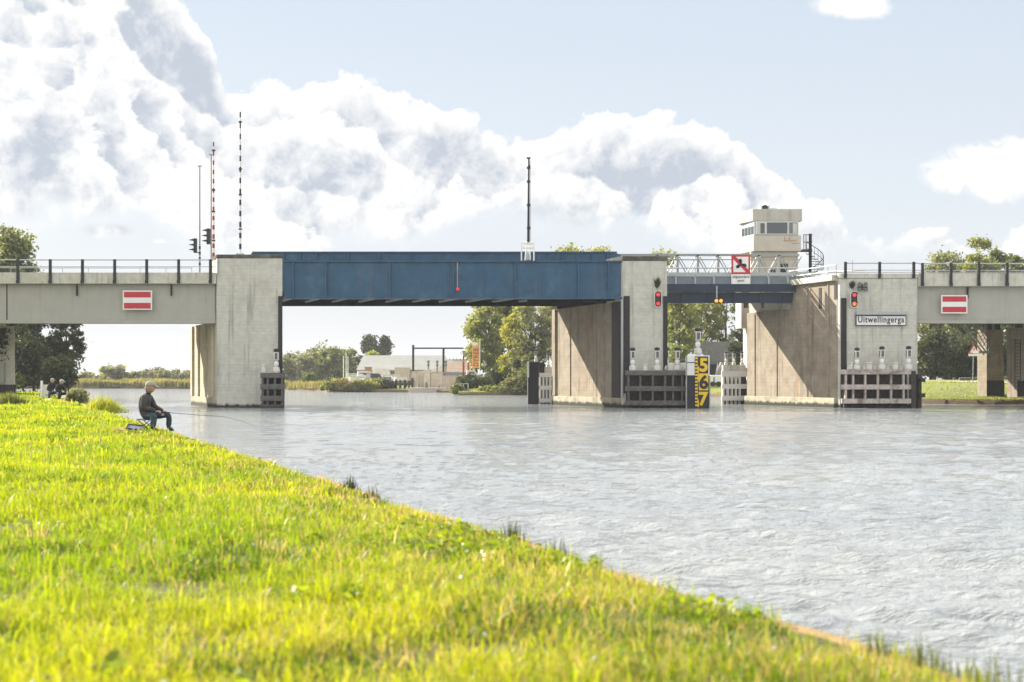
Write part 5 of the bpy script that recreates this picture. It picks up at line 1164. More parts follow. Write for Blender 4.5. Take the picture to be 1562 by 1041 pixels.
m = MB(); m.add([(X(652,Yk),Yk-.4,Z(568.5,Yk)),(X(724,Yk),Yk-.4,Z(568.5,Yk)),(X(724,Yk),Yk+3,Z(552,Yk)),(X(682,Yk),Yk+3,Z(552,Yk))], [(0,1,2,3)]); m.add([(X(652,Yk),Yk+6.4,Z(568.5,Yk)),(X(724,Yk),Yk+6.4,Z(568.5,Yk)),(X(724,Yk),Yk+3.02,Z(552,Yk)),(X(682,Yk),Yk+3.02,Z(552,Yk))], [(3,2,1,0)]); m.build('roof', M['brickroof'], t)
m = MB(); m.box(X(604,Yh), X(626,Yh), Yh-3, Yh-.2, .5, Z(561,Yh)); o = m.build('boarded_lean_to', M['pinkish'], loc=(X(615,Yh), Yh-3, .8)); tag(o, 'pale boarded lean-to between the shed window and the gantry post', 'lean-to')
# gantry
Yg2 = 214; t = thing('gantry', (X(675,Yg2), Yg2, .6), 'dark steel gantry frame over the blockwork yard', 'gantry')
f6 = None
for q, tp in ((630.3, 526.5), (676.5, 531), (727, 531)):
    m = MB(); m.box(X(q,Yg2)-.17, X(q,Yg2)+.17, Yg2-.15, Yg2+.15, .4, Z(tp,Yg2)); m.build('post', M['dark'], t)
m = MB(); m.box(X(631,Yg2), X(728,Yg2), Yg2-.14, Yg2+.14, Z(532.6,Yg2), Z(530.4,Yg2)); m.build('beam', M['dark'], t)
# blockwork walls
Yq = 207
for (a, b, tp, lab, dy) in ((628.5, 635.5, 568, 'narrow grey block pillar at the gantry foot', 0), (637, 645, 568, 'second block pillar right of the gantry foot', 1.0), (646, 656, 565, 'tallest pale block pillar of the yard', .2), (656.2, 675, 570, 'long pale block wall in the middle of the yard', .5), (675.2, 704, 574.5, 'lower block wall ending at the dark hedge', .5)):
    m = MB(); m.box(X(a,Yq), X(b,Yq), Yq+dy, Yq+dy+1.2, .3, Z(tp,Yq)); m.box(X(a,Yq)-.05, X(b,Yq)+.05, Yq+dy-.05, Yq+dy+1.25, Z(tp,Yq)+.002, Z(tp,Yq)+.12)
    o = m.build('block_wall', M['sand'], loc=(X((a+b)/2,Yq), Yq+dy, .5), bevel=.03); tag(o, lab, 'wall')
m = MB(); m.box(X(657,Yq), X(700,Yq), Yq+1.9, Yq+2.6, .3, Z(567.5,Yq)); o = m.build('rear_wall', M['panel'], loc=(X(680,Yq), Yq+2, .5)); tag(o, 'dark grey wall top showing above the pale block walls', 'wall')
m = MB(); m.box(X(628,Yq), X(694,Yq), Yq-6.0, Yq-.1, -.6, .72); o = m.build('quay', M['pinkish'], loc=(X(660,Yq), Yq-1.6, 0)); tag(o, 'low sandy quay edge below the block walls', 'quay')
for q, w, hh, lab in ((653, 2.5, .85, 'grey stone block on the quay'), (671.5, 1., .35, 'small dark stone on the quay')):
    m = MB(); x = X(q,Yq); k = w*Yq/F; m.hexa([(x-k*1.1,Yq-4.2,.72),(x+k*1.1,Yq-4.2,.72),(x+k,Yq-3.4,.72),(x-k,Yq-3.4,.72),(x-k*.6,Yq-4.1,.72+hh),(x+k*.6,Yq-4.1,.72+hh),(x+k*.5,Yq-3.5,.72+hh),(x-k*.5,Yq-3.5,.72+hh)]); o = m.build('stone_block', M['rock'], loc=(x, Yq-4.2, .72), bevel=.06); tag(o, lab, 'stone')
for q, lab in ((653.3, 'left one of three grey roof vents'), (666.8, 'middle one of three grey roof vents'), (680, 'right one of three grey roof vents, beside the gantry post')):
    m = MB(); x = X(q,216); m.lathe((x, 216, Z(559.5,216)), [(.12,-1.2),(.12,.0),(.22,.15),(.22,.45),(.13,.5),(.13,.62),(.24,.68),(.24,.98),(.1,1.06)], 10); o = m.build('roof_vent', M['panel'], loc=(x, 216, Z(565,216))); tag(o, lab, 'vent', 'grey roof vents by the gantry')
t = thing('steel_frame', (X(711,205), 205, .8), 'red steel frame beside the orange banner', 'frame')
m = MB()
for q in (707, 714.5): m.box(X(q,205)-.14, X(q,205)+.14, 205, 205.3, .5, Z(543,205))
m.box(X(706,205), X(720,205), 204.9, 205.35, Z(544.5,205), Z(542.5,205)); m.box(X(706,205), X(720,205), 206.9, 207.3, Z(544.5,205), Z(542.5,205)); m.box(X(719,205)-.14, X(719,205)+.14, 207, 207.3, .5, Z(543,205)); m.build('frame', M['red'], t)
m = MB(); m.extr([(X(704.5,205), Z(535.5,205)), (X(709,205), Z(535.5,205)), (X(711,205), Z(542.3,205)), (X(707,205), Z(542.3,205))], 205.1, 205.6); m.build('tilted_panel', M['panel'], t)
Yv = 186; t = thing('banner', (X(731.5,Yv), Yv, .8), 'tall orange vertical banner with rotated lettering in front of the light green tree', 'banner')
m = MB(); m.extr([(X(720,Yv), Z(561.5,Yv)), (X(731.5,Yv), Z(561.5,Yv)), (X(730,Yv), Z(524,Yv)), (X(720.3,Yv), Z(521.5,Yv))], Yv, Yv+.04); m.build('cloth', M['orange'], t)
m = MB(); m.extr([(X(720.3,Yv), Z(528,Yv)), (X(730,Yv), Z(526,Yv)), (X(730,Yv), Z(524,Yv)), (X(720.3,Yv), Z(521.5,Yv))], Yv-.02, Yv-.005); m.build('white_top', M['bannerwhite'], t)
m = MB(); m.cyl((X(732,Yv), Yv+.1, .5), (X(732,Yv), Yv+.1, Z(521,Yv)), .05); m.build('pole', M['white'], t)
text_mesh('lettering', 'DYREB', 1.0, M['bannerink'], t, (X(725.8,Yv), Yv-.03, Z(545,Yv)), roll=R(90), bold=.02, width=2.6)
# piles
for i, q in enumerate((598.5, 603.5, 610.5, 617, 624, 628.5)):
    m = MB(); x = X(q,206); m.cyl((x, 206+(i%2)*.6, -.8), (x, 206+(i%2)*.6, Z((581,579,580,579.5,581,577)[i],206)), .2, .18, n=9)
    if i % 2: m.box(x-.3, x+.3, 205.6+(i%2)*.6, 206.4+(i%2)*.6, Z(583,206), Z(582,206))
    o = m.build('mooring_pile', M['darktimber'], loc=(x, 206, 0)); tag(o, ('first timber pile beside the darkest shore clump', 'second pile from the darkest shore clump', 'third pile from the darkest shore clump', 'fourth pile from the darkest shore clump', 'fifth pile, next to the last one', 'tallest pile at the gantry foot')[i], 'pile', 'timber piles before the shed')
m = MB(); m.box(X(596,206), X(629,206), 206.9, 208.4, Z(586,206), Z(584.6,206)); o = m.build('jetty', M['timber'], loc=(X(612,206), 207, .8)); tag(o, 'narrow timber jetty behind the row of piles', 'jetty')
t = thing('small_jetty', (X(703,169), 169, 0), 'small railed jetty in front of the dark hedge', 'jetty')
m = MB(); m.box(X(692,169), X(716,169), 168.6, 170.2, .55, .68); m.build('deck', M['timber'], t)
m = MB()
for q in (693, 696, 699, 702.5, 711, 715): m.box(X(q,169)-.06, X(q,169)+.06, 168.6, 168.72, -.6, .56)
for q in (695, 703, 707, 714): m.box(X(q,170)-.05, X(q,170)+.05, 170, 170.1, .68, 1.5)
m.box(X(695,170), X(714,170), 170, 170.08, 1.42, 1.5); m.build('rail_and_legs', M['dirtywhite'], t)
# flagpoles, white fence
for q, tp, lab in ((524, 545, 'left one of three white flagpoles'), (528, 541, 'middle and tallest white flagpole'), (530.8, 546, 'right one of three white flagpoles')):
    m = MB(); m.cyl((X(q,232), 232, .5), (X(q,232), 232, Z(tp,232)), .09, .06); m.lathe((X(q,232), 232, Z(tp,232)), [(.05,0),(.11,.08),(.05,.17)], 8); o = m.build('flagpole', M['white'], loc=(X(q,232), 232, .8)); tag(o, lab, 'flagpole', 'white flagpoles left of the shed')
m = MB(); Yx = 228
for q in np.arange(529, 550, 2.2): m.box(X(q,Yx)-.04, X(q,Yx)+.04, Yx, Yx+.06, .5, Z(570,Yx))
for zz in (570.5, 573.5): m.box(X(529,Yx), X(550,Yx), Yx-.03, Yx-.001, Z(zz,Yx)-.08, Z(zz,Yx)+.05)
m.box(X(529,Yx), X(548,Yx), Yx+.1, Yx+.2, .5, Z(576,Yx)); o = m.build('fence', M['white'], loc=(X(540,Yx), Yx, .6)); tag(o, 'white railing fence between the flagpoles and the boats', 'fence')

def boat(px, Y, z0, L, hgt, yaw, hull, top, cover, label, seed=0):
    x = X(px,Y); t = thing('motorboat', (x, Y, z0), label, 'boat', 'boats laid up before the shed')
    ca, sa = math.cos(yaw), math.sin(yaw)
    def W(a, b, c): return (x+a*ca-b*sa, Y+a*sa+b*ca, z0+c)
    n = 9; rows_ = []
    for i in range(n):
        s = i/(n-1); a = (s-.5)*L; w = (.42*hgt+.5)*(1-(max(0, s-.5)/.5)**2.2*.97)*(0.85+.15*min(1, s*4)); dk = hgt*(.52+.12*s*s)
        rows_.append([W(a, -w, dk), W(a, -w*.8, dk*.35), W(a, 0, .0+dk*.6*max(0, s-.75)*2), W(a, w*.8, dk*.35), W(a, w, dk)])
    m = MB(); vs = [p for r_ in rows_ for p in r_]; fs = [(i*5+j, i*5+j+1, (i+1)*5+j+1, (i+1)*5+j) for i in range(n-1) for j in range(4)]+[(i*5, (i+1)*5, (i+1)*5+4, i*5+4) for i in range(n-1)]+[(0,4,3,2,1)]
    m.add(vs, fs); m.build('hull', hull, t)
    m = MB(); hh = hgt*.55
    a0, a1, b_ = -L*.28, L*.12, .38*hgt+.1
    m.add([W(a0,-b_,hh), W(a1+.5,-b_*.8,hh), W(a1+.5,b_*.8,hh), W(a0,b_,hh), W(a0+.1,-b_*.8,hgt), W(a1,-b_*.7,hgt*.97), W(a1,b_*.7,hgt*.97), W(a0+.1,b_*.8,hgt)], [(4,5,6,7),(0,1,5,4),(1,2,6,5),(2,3,7,6),(3,0,4,7)]); m.build('cover' if cover else 'cabin', top, t)
    if not cover: m = MB(); m.add([W(a0+.3,-b_*.93,hh+.2), W(a1,-b_*.83,hh+.2), W(a1-.1,-b_*.77,hgt*.85), W(a0+.3,-b_*.86,hgt*.85)], [(0,1,2,3)]); m.build('window', M['glass'], t)
    m = MB()
    for a in (-L*.3, L*.15): p, q = W(a,-.4,-.5), W(a,.4,-.5); m.box(p[0]-.1, p[0]+.1, min(p[1],q[1]), max(p[1],q[1])+.1, z0-.7, z0+.25)
    m.build('cradle', M['timber'], t)
boat(559, 222, 1.4, 5.6, 2.0, .15, M['white'], M['dirtywhite'], False, 'white cabin boat leftmost in front of the shed')
boat(572, 218, 1.3, 4.6, 1.7, .6, M['covergrey'], M['coverdark'], True, 'dark covered boat with its bow raised beside the white cabin boat')
boat(584, 224, 1.4, 5.8, 2.4, -.1, M['dirtywhite'], M['sand'], True, 'boat under a big cream cover right of the dark covered one')
boat(593, 219, 1.1, 4.2, 1.5, .0, M['white'], M['white'], False, 'small white boat near the first pile')
boat(613, 213, 1.0, 4.4, 1.4, .2, M['covergrey'], M['dirtywhite'], True, 'low grey boat behind the piles')
boat(720, 183, 1.7, 3.0, 1.6, .1, M['white'], M['dirtywhite'], False, 'small white boat below the orange banner')
m = MB(); m.box(X(556.5,230), X(566,230), 230, 231, Z(570,230), Z(561,230)); m.box(X(555.5,230), X(567,230), 229.7, 231.3, Z(561,230)+.01, Z(560,230)); o = m.build('kiosk', M['brick'], loc=(X(561,230), 230, 1)); tag(o, 'small brown kiosk showing above the white cabin boat', 'kiosk')

# mossy barn and things in the opening
Yn = 180; t = thing('barn', (X(1095,Yn), Yn, 1.4), 'barn with a mossy dark tiled roof seen through the opening span', 'barn')
m = MB(); m.box(X(1062,Yn), X(1150,Yn), Yn, Yn+7, .6, Z(556,Yn)); m.build('wall', M['darktimber'], t)
m = MB(); a, b = X(1058,Yn), X(1152,Yn); m.add([(a,Yn-.5,Z(555,Yn)),(b,Yn-.5,Z(555,Yn)),(b,Yn+3.6,Z(520,Yn)),(a+1,Yn+3.6,Z(520,Yn))], [(0,1,2,3)]); m.add([(a,Yn+7.6,Z(555,Yn)),(b,Yn+7.6,Z(555,Yn)),(b,Yn+3.62,Z(520,Yn)),(a+1,Yn+3.62,Z(520,Yn))], [(3,2,1,0)]); m.build('roof', M['darkroof'], t)
m = MB(); m.box(X(1115,Yn-6), X(1130,Yn-6), Yn-6, Yn-5, 1., Z(529,Yn-6)); m.box(X(1114.5,Yn-6), X(1130.5,Yn-6), Yn-6.1, Yn-4.9, Z(529,Yn-6)+.003, Z(528,Yn-6)); o = m.build('utility_cabinet', M['steelgrey'], loc=(X(1122,Yn-6), Yn-6, 1.3)); tag(o, 'tall grey cabinet in front of the mossy barn roof', 'cabinet')
Yt2 = 158; t = thing('trailer', (X(1090,Yt2), Yt2, 1.), 'white trailer parked on the grass between the number gauge and the sunlit fender', 'trailer')
m = MB(); m.extr([(X(1080,Yt2), Z(584,Yt2)), (X(1104,Yt2), Z(584,Yt2)), (X(1104,Yt2), Z(572.5,Yt2)), (X(1084,Yt2), Z(572.5,Yt2)), (X(1080,Yt2), Z(578,Yt2))], Yt2, Yt2+1.9); m.build('body', M['white'], t, bevel=.08)
m = MB(); m.box(X(1088,Yt2), X(1090.5,Yt2), Yt2-.02, Yt2-.003, Z(583,Yt2), Z(575.5,Yt2)); m.build('door', M['panel'], t)
for q in (1087, 1096):
    m = MB(); m.cyl((X(q,Yt2), Yt2-.1, Z(586,Yt2)), (X(q,Yt2), Yt2+.1, Z(586,Yt2)), .3, n=14); m.build('wheel', M['black'], t)
m = MB(); m.add([(X(1090,163),163,2.2),(X(1102,163),163,2.2),(X(1100,163),166,Z(553,163))], [(0,1,2)]); m.extr([(X(1090,163), 1.6), (X(1104,163), 1.6), (X(1103,163), Z(554,163)), (X(1100,163), Z(553,163))], 163, 164); o = m.build('tarpaulin_heap', M['covergrey'], loc=(X(1097,163), 163, 1.4)); tag(o, 'grey pointed tarpaulin heap behind the white trailer', 'tarpaulin')
# boat-yard ceiling of red in tree: small red roof board
m = MB(); x = X(748,205); m.box(X(744.5,205), X(752.5,205), 205, 205.1, Z(508.5,205), Z(500.5,205)); m.box(X(748,205)-.06, X(748,205)+.06, 205.11, 205.25, .6, Z(508,205)); o = m.build('red_board', M['red'], loc=(x, 205, 1)); tag(o, 'red square board high among the branches behind the orange banner', 'sign')

# warning triangle
Yw2 = 128; x = X(1485.5,Yw2); zg2 = gz(1485, Yw2); t = thing('warning_sign', (x, Yw2, zg2), 'red bordered warning triangle with a small plate on a grey post', 'sign')
m = MB(); m.cyl((x-.08, Yw2+.08, zg2-.2), (x, Yw2+.08, Z(526,Yw2)), .045); m.build('post', M['galv'], t)
def tri(s, y0, y1, cz): k = s; return MB().extr([(x-k, cz-k*.55), (x+k, cz-k*.55), (x, cz+k*1.1)], y0, y1)
cz = Z(535,Yw2); tri(.56, Yw2-.02, Yw2+.02, cz).build('border', M['red'], t); tri(.38, Yw2-.035, Yw2-.022, cz).build('face', M['redwhite'], t)
m = MB(); m.extr([(x-.03, cz-.02), (x+.03, cz-.02), (x+.05, cz+.22), (x-.05, cz+.22)], Yw2-.045, Yw2-.037); m.box(x-.035, x+.035, Yw2-.045, Yw2-.037, cz-.13, cz-.06); m.build('exclamation_mark', M['black'], t)
m = MB(); m.box(x-.5, x+.5, Yw2-.02, Yw2+.02, Z(543.5,Yw2), Z(540,Yw2)); m.build('plate', M['redwhite'], t)
# fallen logs / kerb near sign
m = MB(); xx, yy_ = X(1472,138), 138
for i in range(5): z = ground_z(xx+i*.8, yy_); m.cyl((xx-.6+i*1., yy_+i*.3, z+.2), (xx+1.6+i*1., yy_+.4+i*.3, z+.22), .16, n=8)
o = m.build('log_pile', M['timber'], loc=(xx, yy_, ground_z(xx, yy_))); tag(o, 'grey logs lying on the grass left of the warning sign', 'logs')
# ---------------------------------------------------------------- people
def skin_body(name, mat_, parent, joints, edges, radii, loc, sub=2, root=0):
    me = bpy.data.meshes.new(name); me.from_pydata([Vector(p) for p in joints], edges, []); o = bpy.data.objects.new(name, me); col.objects.link(o)
    sk = o.modifiers.new('skin', 'SKIN'); sk.use_smooth_shade = True; sk.branch_smoothing = .6
    for i, v in enumerate(me.skin_vertices[0].data): rr = radii[i]; v.radius = rr if isinstance(rr, tuple) else (rr, rr); v.use_root = (i == root)
    s = o.modifiers.new('sub', 'SUBSURF'); s.levels = s.render_levels = sub
    me.materials.append(mat_); o.parent = parent; o.location = Vector(loc); WL[o.name] = WL[parent.name]+Vector(loc); return o

def ellip(m, c, rx, ry, rz, n=12, k=8, tilt=0.):
    vs = []; c = Vector(c); Rm = Matrix.Rotation(tilt, 3, 'Y')
    for j in range(k+1):
        p = math.pi*j/k-math.pi/2
        for i in range(n): t = 2*math.pi*i/n; vs.append(c+Rm @ Vector((rx*math.cos(p)*math.cos(t), ry*math.cos(p)*math.sin(t), rz*math.sin(p))))
    m.add(vs, [(j*n+i, j*n+(i+1)%n, (j+1)*n+(i+1)%n, (j+1)*n+i) for j in range(k) for i in range(n)])

def hand(parent, c, mat_, s=1., flip=1, name='hand'):
    """palm, four bent fingers of unequal length and a thumb, closed round a rod running along +x"""
    J = [(0,0,0), (.035*s,0,-.01*s), (.075*s,0,-.018*s)]; E = [(0,1), (1,2)]; Rr = [(.022*s,.018*s), (.034*s,.022*s), (.030*s,.018*s)]
    for i, L in enumerate((.85, 1., .95, .75)):
        yo = flip*(-.027+.018*i)*s; b = len(J); J += [(.085*s, yo*1.0, -.015*s), (.105*s*L+.004, yo, -.038*s), (.09*s*L, yo, -.062*s), (.070*s, yo*.9, -.066*s)]
        E += [(2, b), (b, b+1), (b+1, b+2), (b+2, b+3)]; Rr += [.0105*s, .0095*s, .009*s, .008*s]
    b = len(J); J += [(.045*s, -flip*.038*s, -.018*s), (.075*s, -flip*.045*s, -.035*s), (.098*s, -flip*.032*s, -.045*s)]; E += [(1, b), (b, b+1), (b+1, b+2)]; Rr += [.013*s, .011*s, .0095*s]
    return skin_body(name, mat_, parent, J, E, Rr, c, 1)

def seated_person(loc, label, group, jacket, sleeve, trousers, s=1., yaw=0., hat='cap', hatmat=None, hood=False, pose=None):
    t = thing('person', loc, label, 'person', group)
    # body: continuous surface, metres relative to the ground below the stool
    hipz = .40
    J = {'pelvis': (-.24,0,.40), 'waist': (-.27,0,.56), 'chest': (-.25,0,.72), 'upper': (-.20,0,.855), 'neck': (-.165,0,.935), 'skull': (-.145,0,.99),
         'shR': (-.20,-.165,.835), 'elR': (-.215,-.255,.56), 'wrR': (.05,-.17,.51), 'shL': (-.19,.165,.835), 'elL': (-.10,.26,.58), 'wrL': (.13,.07,.50),
         'hipR': (-.19,-.11,.385), 'knR': (.045,-.33,.385), 'anR': (.01,-.36,.08), 'toR': (.14,-.40,.035), 'hipL': (-.17,.10,.385), 'knL': (.24,.20,.40), 'anL': (.22,.21,.08), 'toL': (.31,.23,.035)}
    J = {k: (v[0]*1.12, v[1], v[2]) for k, v in J.items()}
    if pose: J.update(pose)
    names = list(J); idx = {n: i for i, n in enumerate(names)}
    Rr = dict(pelvis=(.205,.185), waist=(.20,.18), chest=(.205,.19), upper=(.155,.15), neck=(.055,.058), skull=(.06,.06), shR=(.105,.10), elR=(.082,.078), wrR=(.048,.044), shL=(.105,.10), elL=(.082,.078), wrL=(.048,.044),
              hipR=(.125,.12), knR=(.078,.075), anR=(.058,.055), toR=(.045,.04), hipL=(.105,.10), knL=(.078,.075), anL=(.058,.055), toL=(.045,.04))
    E = [('pelvis','waist'),('waist','chest'),('chest','upper'),('upper','neck'),('neck','skull'),('upper','shR'),('shR','elR'),('elR','wrR'),('upper','shL'),('shL','elL'),('elL','wrL'),('pelvis','hipR'),('hipR','knR'),('knR','anR'),('anR','toR'),('pelvis','hipL'),('hipL','knL'),('knL','anL'),('anL','toL')]
    body = skin_body('body', jacket, t, [J[n] for n in names], [(idx[a], idx[b]) for a, b in E], [Rr[n] for n in names], (0,0,0))
    # trousers over the legs, a little proud of the body
    nm = ['pelvis','hipR','knR','anR','hipL','knL','anL']; ii = {n: i for i, n in enumerate(nm)}; rr = dict(pelvis=(.12,.10), hipR=(.112,.108), knR=(.09,.086), anR=(.075,.07), hipL=(.112,.108), knL=(.09,.086), anL=(.075,.07))
    JJ = [J[n] if n != 'pelvis' else (J[n][0]+.03, J[n][1], J[n][2]-.05) for n in nm]
    skin_body('trousers', trousers, t, JJ, [(0,1),(1,2),(2,3),(0,4),(4,5),(5,6)], [rr[n] for n in nm], (0,0,0))
    for k in 'RL':
        a, b = Vector(J['an'+k]), Vector(J['to'+k]); skin_body('shoe', M['shoe'], t, [a+Vector((0,0,-.01)), a.lerp(b,.5)+Vector((0,0,-.03)), b+Vector((.03,0,-.005))], [(0,1),(1,2)], [(.052,.05),(.05,.04),(.042,.03)], (0,0,0), 1)
    m = MB()
    ns = Vector(J['neck']); m.lathe((ns.x-.005, 0, ns.z-.055), [(.088,0),(.085,.05),(.075,.10),(.070,.10),(.06,.0)], 14); m.build('collar', sleeve, body, loc=t.location, smooth=True)
    # head: skull, jaw, nose, ears, eyes, lips in one surface each
    hc = Vector((ns.x+.045, 0, ns.z+.135)); m = MB(); n, k = 20, 16; vs = []
    for j in range(k+1):
        p = math.pi*j/k-math.pi/2; zz = math.sin(p)
        for i in range(n):
            a = 2*math.pi*i/n; ca, sa = math.cos(a), math.sin(a); w = math.cos(p)
            jaw = max(0, -zz); x_ = .100*w*ca; y_ = .075*w*sa*(1-.28*jaw); z_ = .125*zz
            if ca > 0:
                x_ *= 1-.10*jaw*(1-ca); x_ += .028*jaw*ca*w
                nose = math.exp(-((a if a < math.pi else a-2*math.pi)/.22)**2)*math.exp(-((zz+.12)/.22)**2)*(1. if zz < .1 else .5); x_ += .024*nose
                x_ -= .009*math.exp(-((abs(a if a < math.pi else a-2*math.pi)-.42)/.2)**2)*math.exp(-((zz-.08)/.13)**2)
                x_ += .006*math.exp(-((a if a < math.pi else a-2*math.pi)/.3)**2)*math.exp(-((zz+.52)/.08)**2)
            else: x_ *= 1.05
            vs.append(hc+Vector((x_*1.08, y_*1.08, z_*1.05)))
    m.add([v+t.location for v in vs], [(j*n+i, j*n+(i+1)%n, (j+1)*n+(i+1)%n, (j+1)*n+i) for j in range(k) for i in range(n)]); hd = m.build('head', M['skin'], body, loc=t.location, smooth=True)
    L0 = t.location
    for sg in (-1, 1):
        m = MB(); ellip(m, L0+hc+Vector((.0,sg*.075,-.0)), .018, .010, .030, 8, 6); m.build('ear', M['skin'], hd, loc=L0, smooth=True)
        m = MB(); ellip(m, L0+hc+Vector((.090,sg*.033,.008)), .011, .012, .009, 8, 6); m.build('eye', M['black'], hd, loc=L0, smooth=True)
    m = MB(); ellip(m, L0+hc+Vector((.100,0,-.066)), .010, .024, .006, 8, 6); m.build('mouth', M['red'] if not hood else M['skin'], hd, loc=L0, smooth=True)
    # hair: back and sides down to the collar
    m = MB(); vs = []; n, k = 18, 10
    for j in range(k+1):
        p = -1.05+(math.pi/2+1.05)*j/k
        for i in range(n+1):
            a = R(80)+R(200)*i/n; w = math.cos(p); wob_ = 1+.05*math.sin(i*2.3+j)
            vs.append(L0+hc+Vector((.124*w*math.cos(a)*wob_-.004, .098*w*math.sin(a)*wob_, .142*math.sin(p)+(-.02 if j == 0 else 0))))
    m.add(vs, [(j*(n+1)+i, j*(n+1)+i+1, (j+1)*(n+1)+i+1, (j+1)*(n+1)+i) for j in range(k) for i in range(n)]); hr = m.build('hair', M['hair'], hd, loc=L0, smooth=True)
    sol = hr.modifiers.new('s', 'SOLIDIFY'); sol.thickness = .012
    m = MB(); vs = []
    for j in range(7):
        p = R(4)+R(86)*j/6
        for i in range(18): a = 2*math.pi*i/18; vs.append(L0+hc+Vector((.128*math.cos(p)*math.cos(a), .105*math.cos(p)*math.sin(a), .040+.115*math.sin(p))))
    m.add(vs, [(j*18+i, j*18+(i+1)%18, (j+1)*18+(i+1)%18, (j+1)*18+i) for j in range(6) for i in range(18)]+[tuple(range(108, 126))]); cp = m.build('cap', hatmat or M['cap'], hd, loc=L0, smooth=True)
    if hat == 'cap':
        m = MB(); pts = []
        for i in range(11): a = R(-68)+R(136)*i/10; pts.append((L0.x+hc.x+.085+.15*math.cos(a)-.02, L0.y+.092*math.sin(a)))
        vs = [(a, b, L0.z+hc.z+.052-.35*max(0, a-L0.x-hc.x-.1)) for a, b in pts]+[(a, b, L0.z+hc.z+.042-.35*max(0, a-L0.x-hc.x-.1)) for a, b in pts]; nq = len(pts)
        m.add(vs, [tuple(range(nq)), tuple(range(nq, 2*nq))[::-1]]+[(i, (i+1)%nq, nq+(i+1)%nq, nq+i) for i in range(nq)]); m.build('brim', hatmat or M['cap'], cp, loc=L0)
    hand(body, J['wrR'], M['skin'], 1.05, 1); hand(body, J['wrL'], M['skin'], 1.05, -1)
    t.rotation_euler.z = yaw; t.scale = (s, s, s); return t
AX, AY = X(238, 31.0), 31.0; AZ = float(bank_h(np.array(AX), np.array(AY)))+.0
ap = seated_person((AX, AY, AZ), 'angler in a beige cap, charcoal jacket and jeans, seated at the near bank edge', None, M['jacket'], M['sleeve'], M['jeans'], .98)
def folding_stool(loc, label, s=1.):
    x, y, z = loc; t = thing('folding_stool', loc, label, 'stool', 'anglers\' folding stools'); m = MB()
    for dy in (-.19, .19):
        m.cyl((x-.17, y+dy, z), (x+.15, y+dy, z+.29), .011, n=6); m.cyl((x+.17, y+dy, z), (x-.15, y+dy, z+.29), .011, n=6)
    for dx in (-.16, .16): m.cyl((x+dx, y-.2, z+.005), (x+dx, y+.2, z+.005), .010, n=6); m.cyl((x+dx*.93, y-.2, z+.29), (x+dx*.93, y+.2, z+.29), .010, n=6)
    m.build('leg_frame', M['black'], t)
    m = MB(); n = 6
    vs = [(x-.17+.34*i/n, y+sy, z+.30-.02*math.sin(math.pi*i/n)) for i in range(n+1) for sy in (-.19, .19)]+[(x-.17+.34*i/n, y+sy, z+.288-.02*math.sin(math.pi*i/n)) for i in range(n+1) for sy in (-.19, .19)]
    k = 2*(n+1); m.add(vs, [(2*i, 2*i+1, 2*i+3, 2*i+2) for i in range(n)]+[(k+2*i, k+2*i+2, k+2*i+3, k+2*i+1) for i in range(n)]+[(2*i, 2*i+2, k+2*i+2, k+2*i) for i in range(n)]); m.build('seat', M['blackcloth'], t)
    return t
folding_stool((AX-.23, AY, AZ), 'folding stool with thin crossed legs under the near angler in the beige cap')
t = thing('fishing_rod', (AX+.20, AY-.02, AZ+.46), 'thin dark fishing rod held out over the water by the near angler', 'fishing rod')
m = MB(); p0 = Vector((AX+.06, AY-.10, AZ+.455)); p1 = p0+Vector((1.35, 1.0, -.13)); p2 = p0+Vector((2.0, 1.8, -.40)); m.tube([p0, p0+Vector((.28, .1, -.01))], .014, 8); m.build('handle', M['blackcloth'], t)
m = MB(); m.tube([p0+Vector((.27,.1,-.01)), p0.lerp(p1,.5), p1, p1.lerp(p2,.5)+Vector((0,0,.02)), p2], [.008,.006,.005,.003,.002], 6); m.build('rod', M['dark'], t)
m = MB(); m.cyl(p0+Vector((.12,-.03,-.05)), p0+Vector((.12,.05,-.05)), .03, n=12); m.build('reel', M['galv'], t)
bx, by = X(201, 30.6), 30.6; bz = float(bank_h(np.array(bx), np.array(by)))
t = thing('tackle_tray', (bx, by, bz), 'open dark tackle tray with violet contents in the grass behind the near angler', 'tackle tray')
m = MB(); m.hexa([(bx-.05,by-.16,bz+.0),(bx+.24,by-.12,bz+.0),(bx+.20,by+.18,bz+.03),(bx-.10,by+.14,bz+.03),(bx-.07,by-.18,bz+.10),(bx+.26,by-.14,bz+.07),(bx+.20,by+.20,bz+.15),(bx-.12,by+.16,bz+.18)]); m.build('tray', M['violet'], t)
m = MB(); m.tube([(bx-.08,by-.19,bz+.11),(bx+.27,by-.15,bz+.08),(bx+.21,by+.21,bz+.16),(bx-.13,by+.17,bz+.19),(bx-.08,by-.19,bz+.11)], .014, 6); m.build('rim', M['black'], t)
m = MB(); m.extr([(bx-.38, bz+.02), (bx-.18, bz+.02), (bx-.2, bz+.07), (bx-.33, bz+.09)], by-.05, by+.15); o = m.build('paper_bag', M['skin'], loc=(bx-.3, by, bz)); tag(o, 'crumpled pinkish bag beside the violet tackle tray', 'bag')

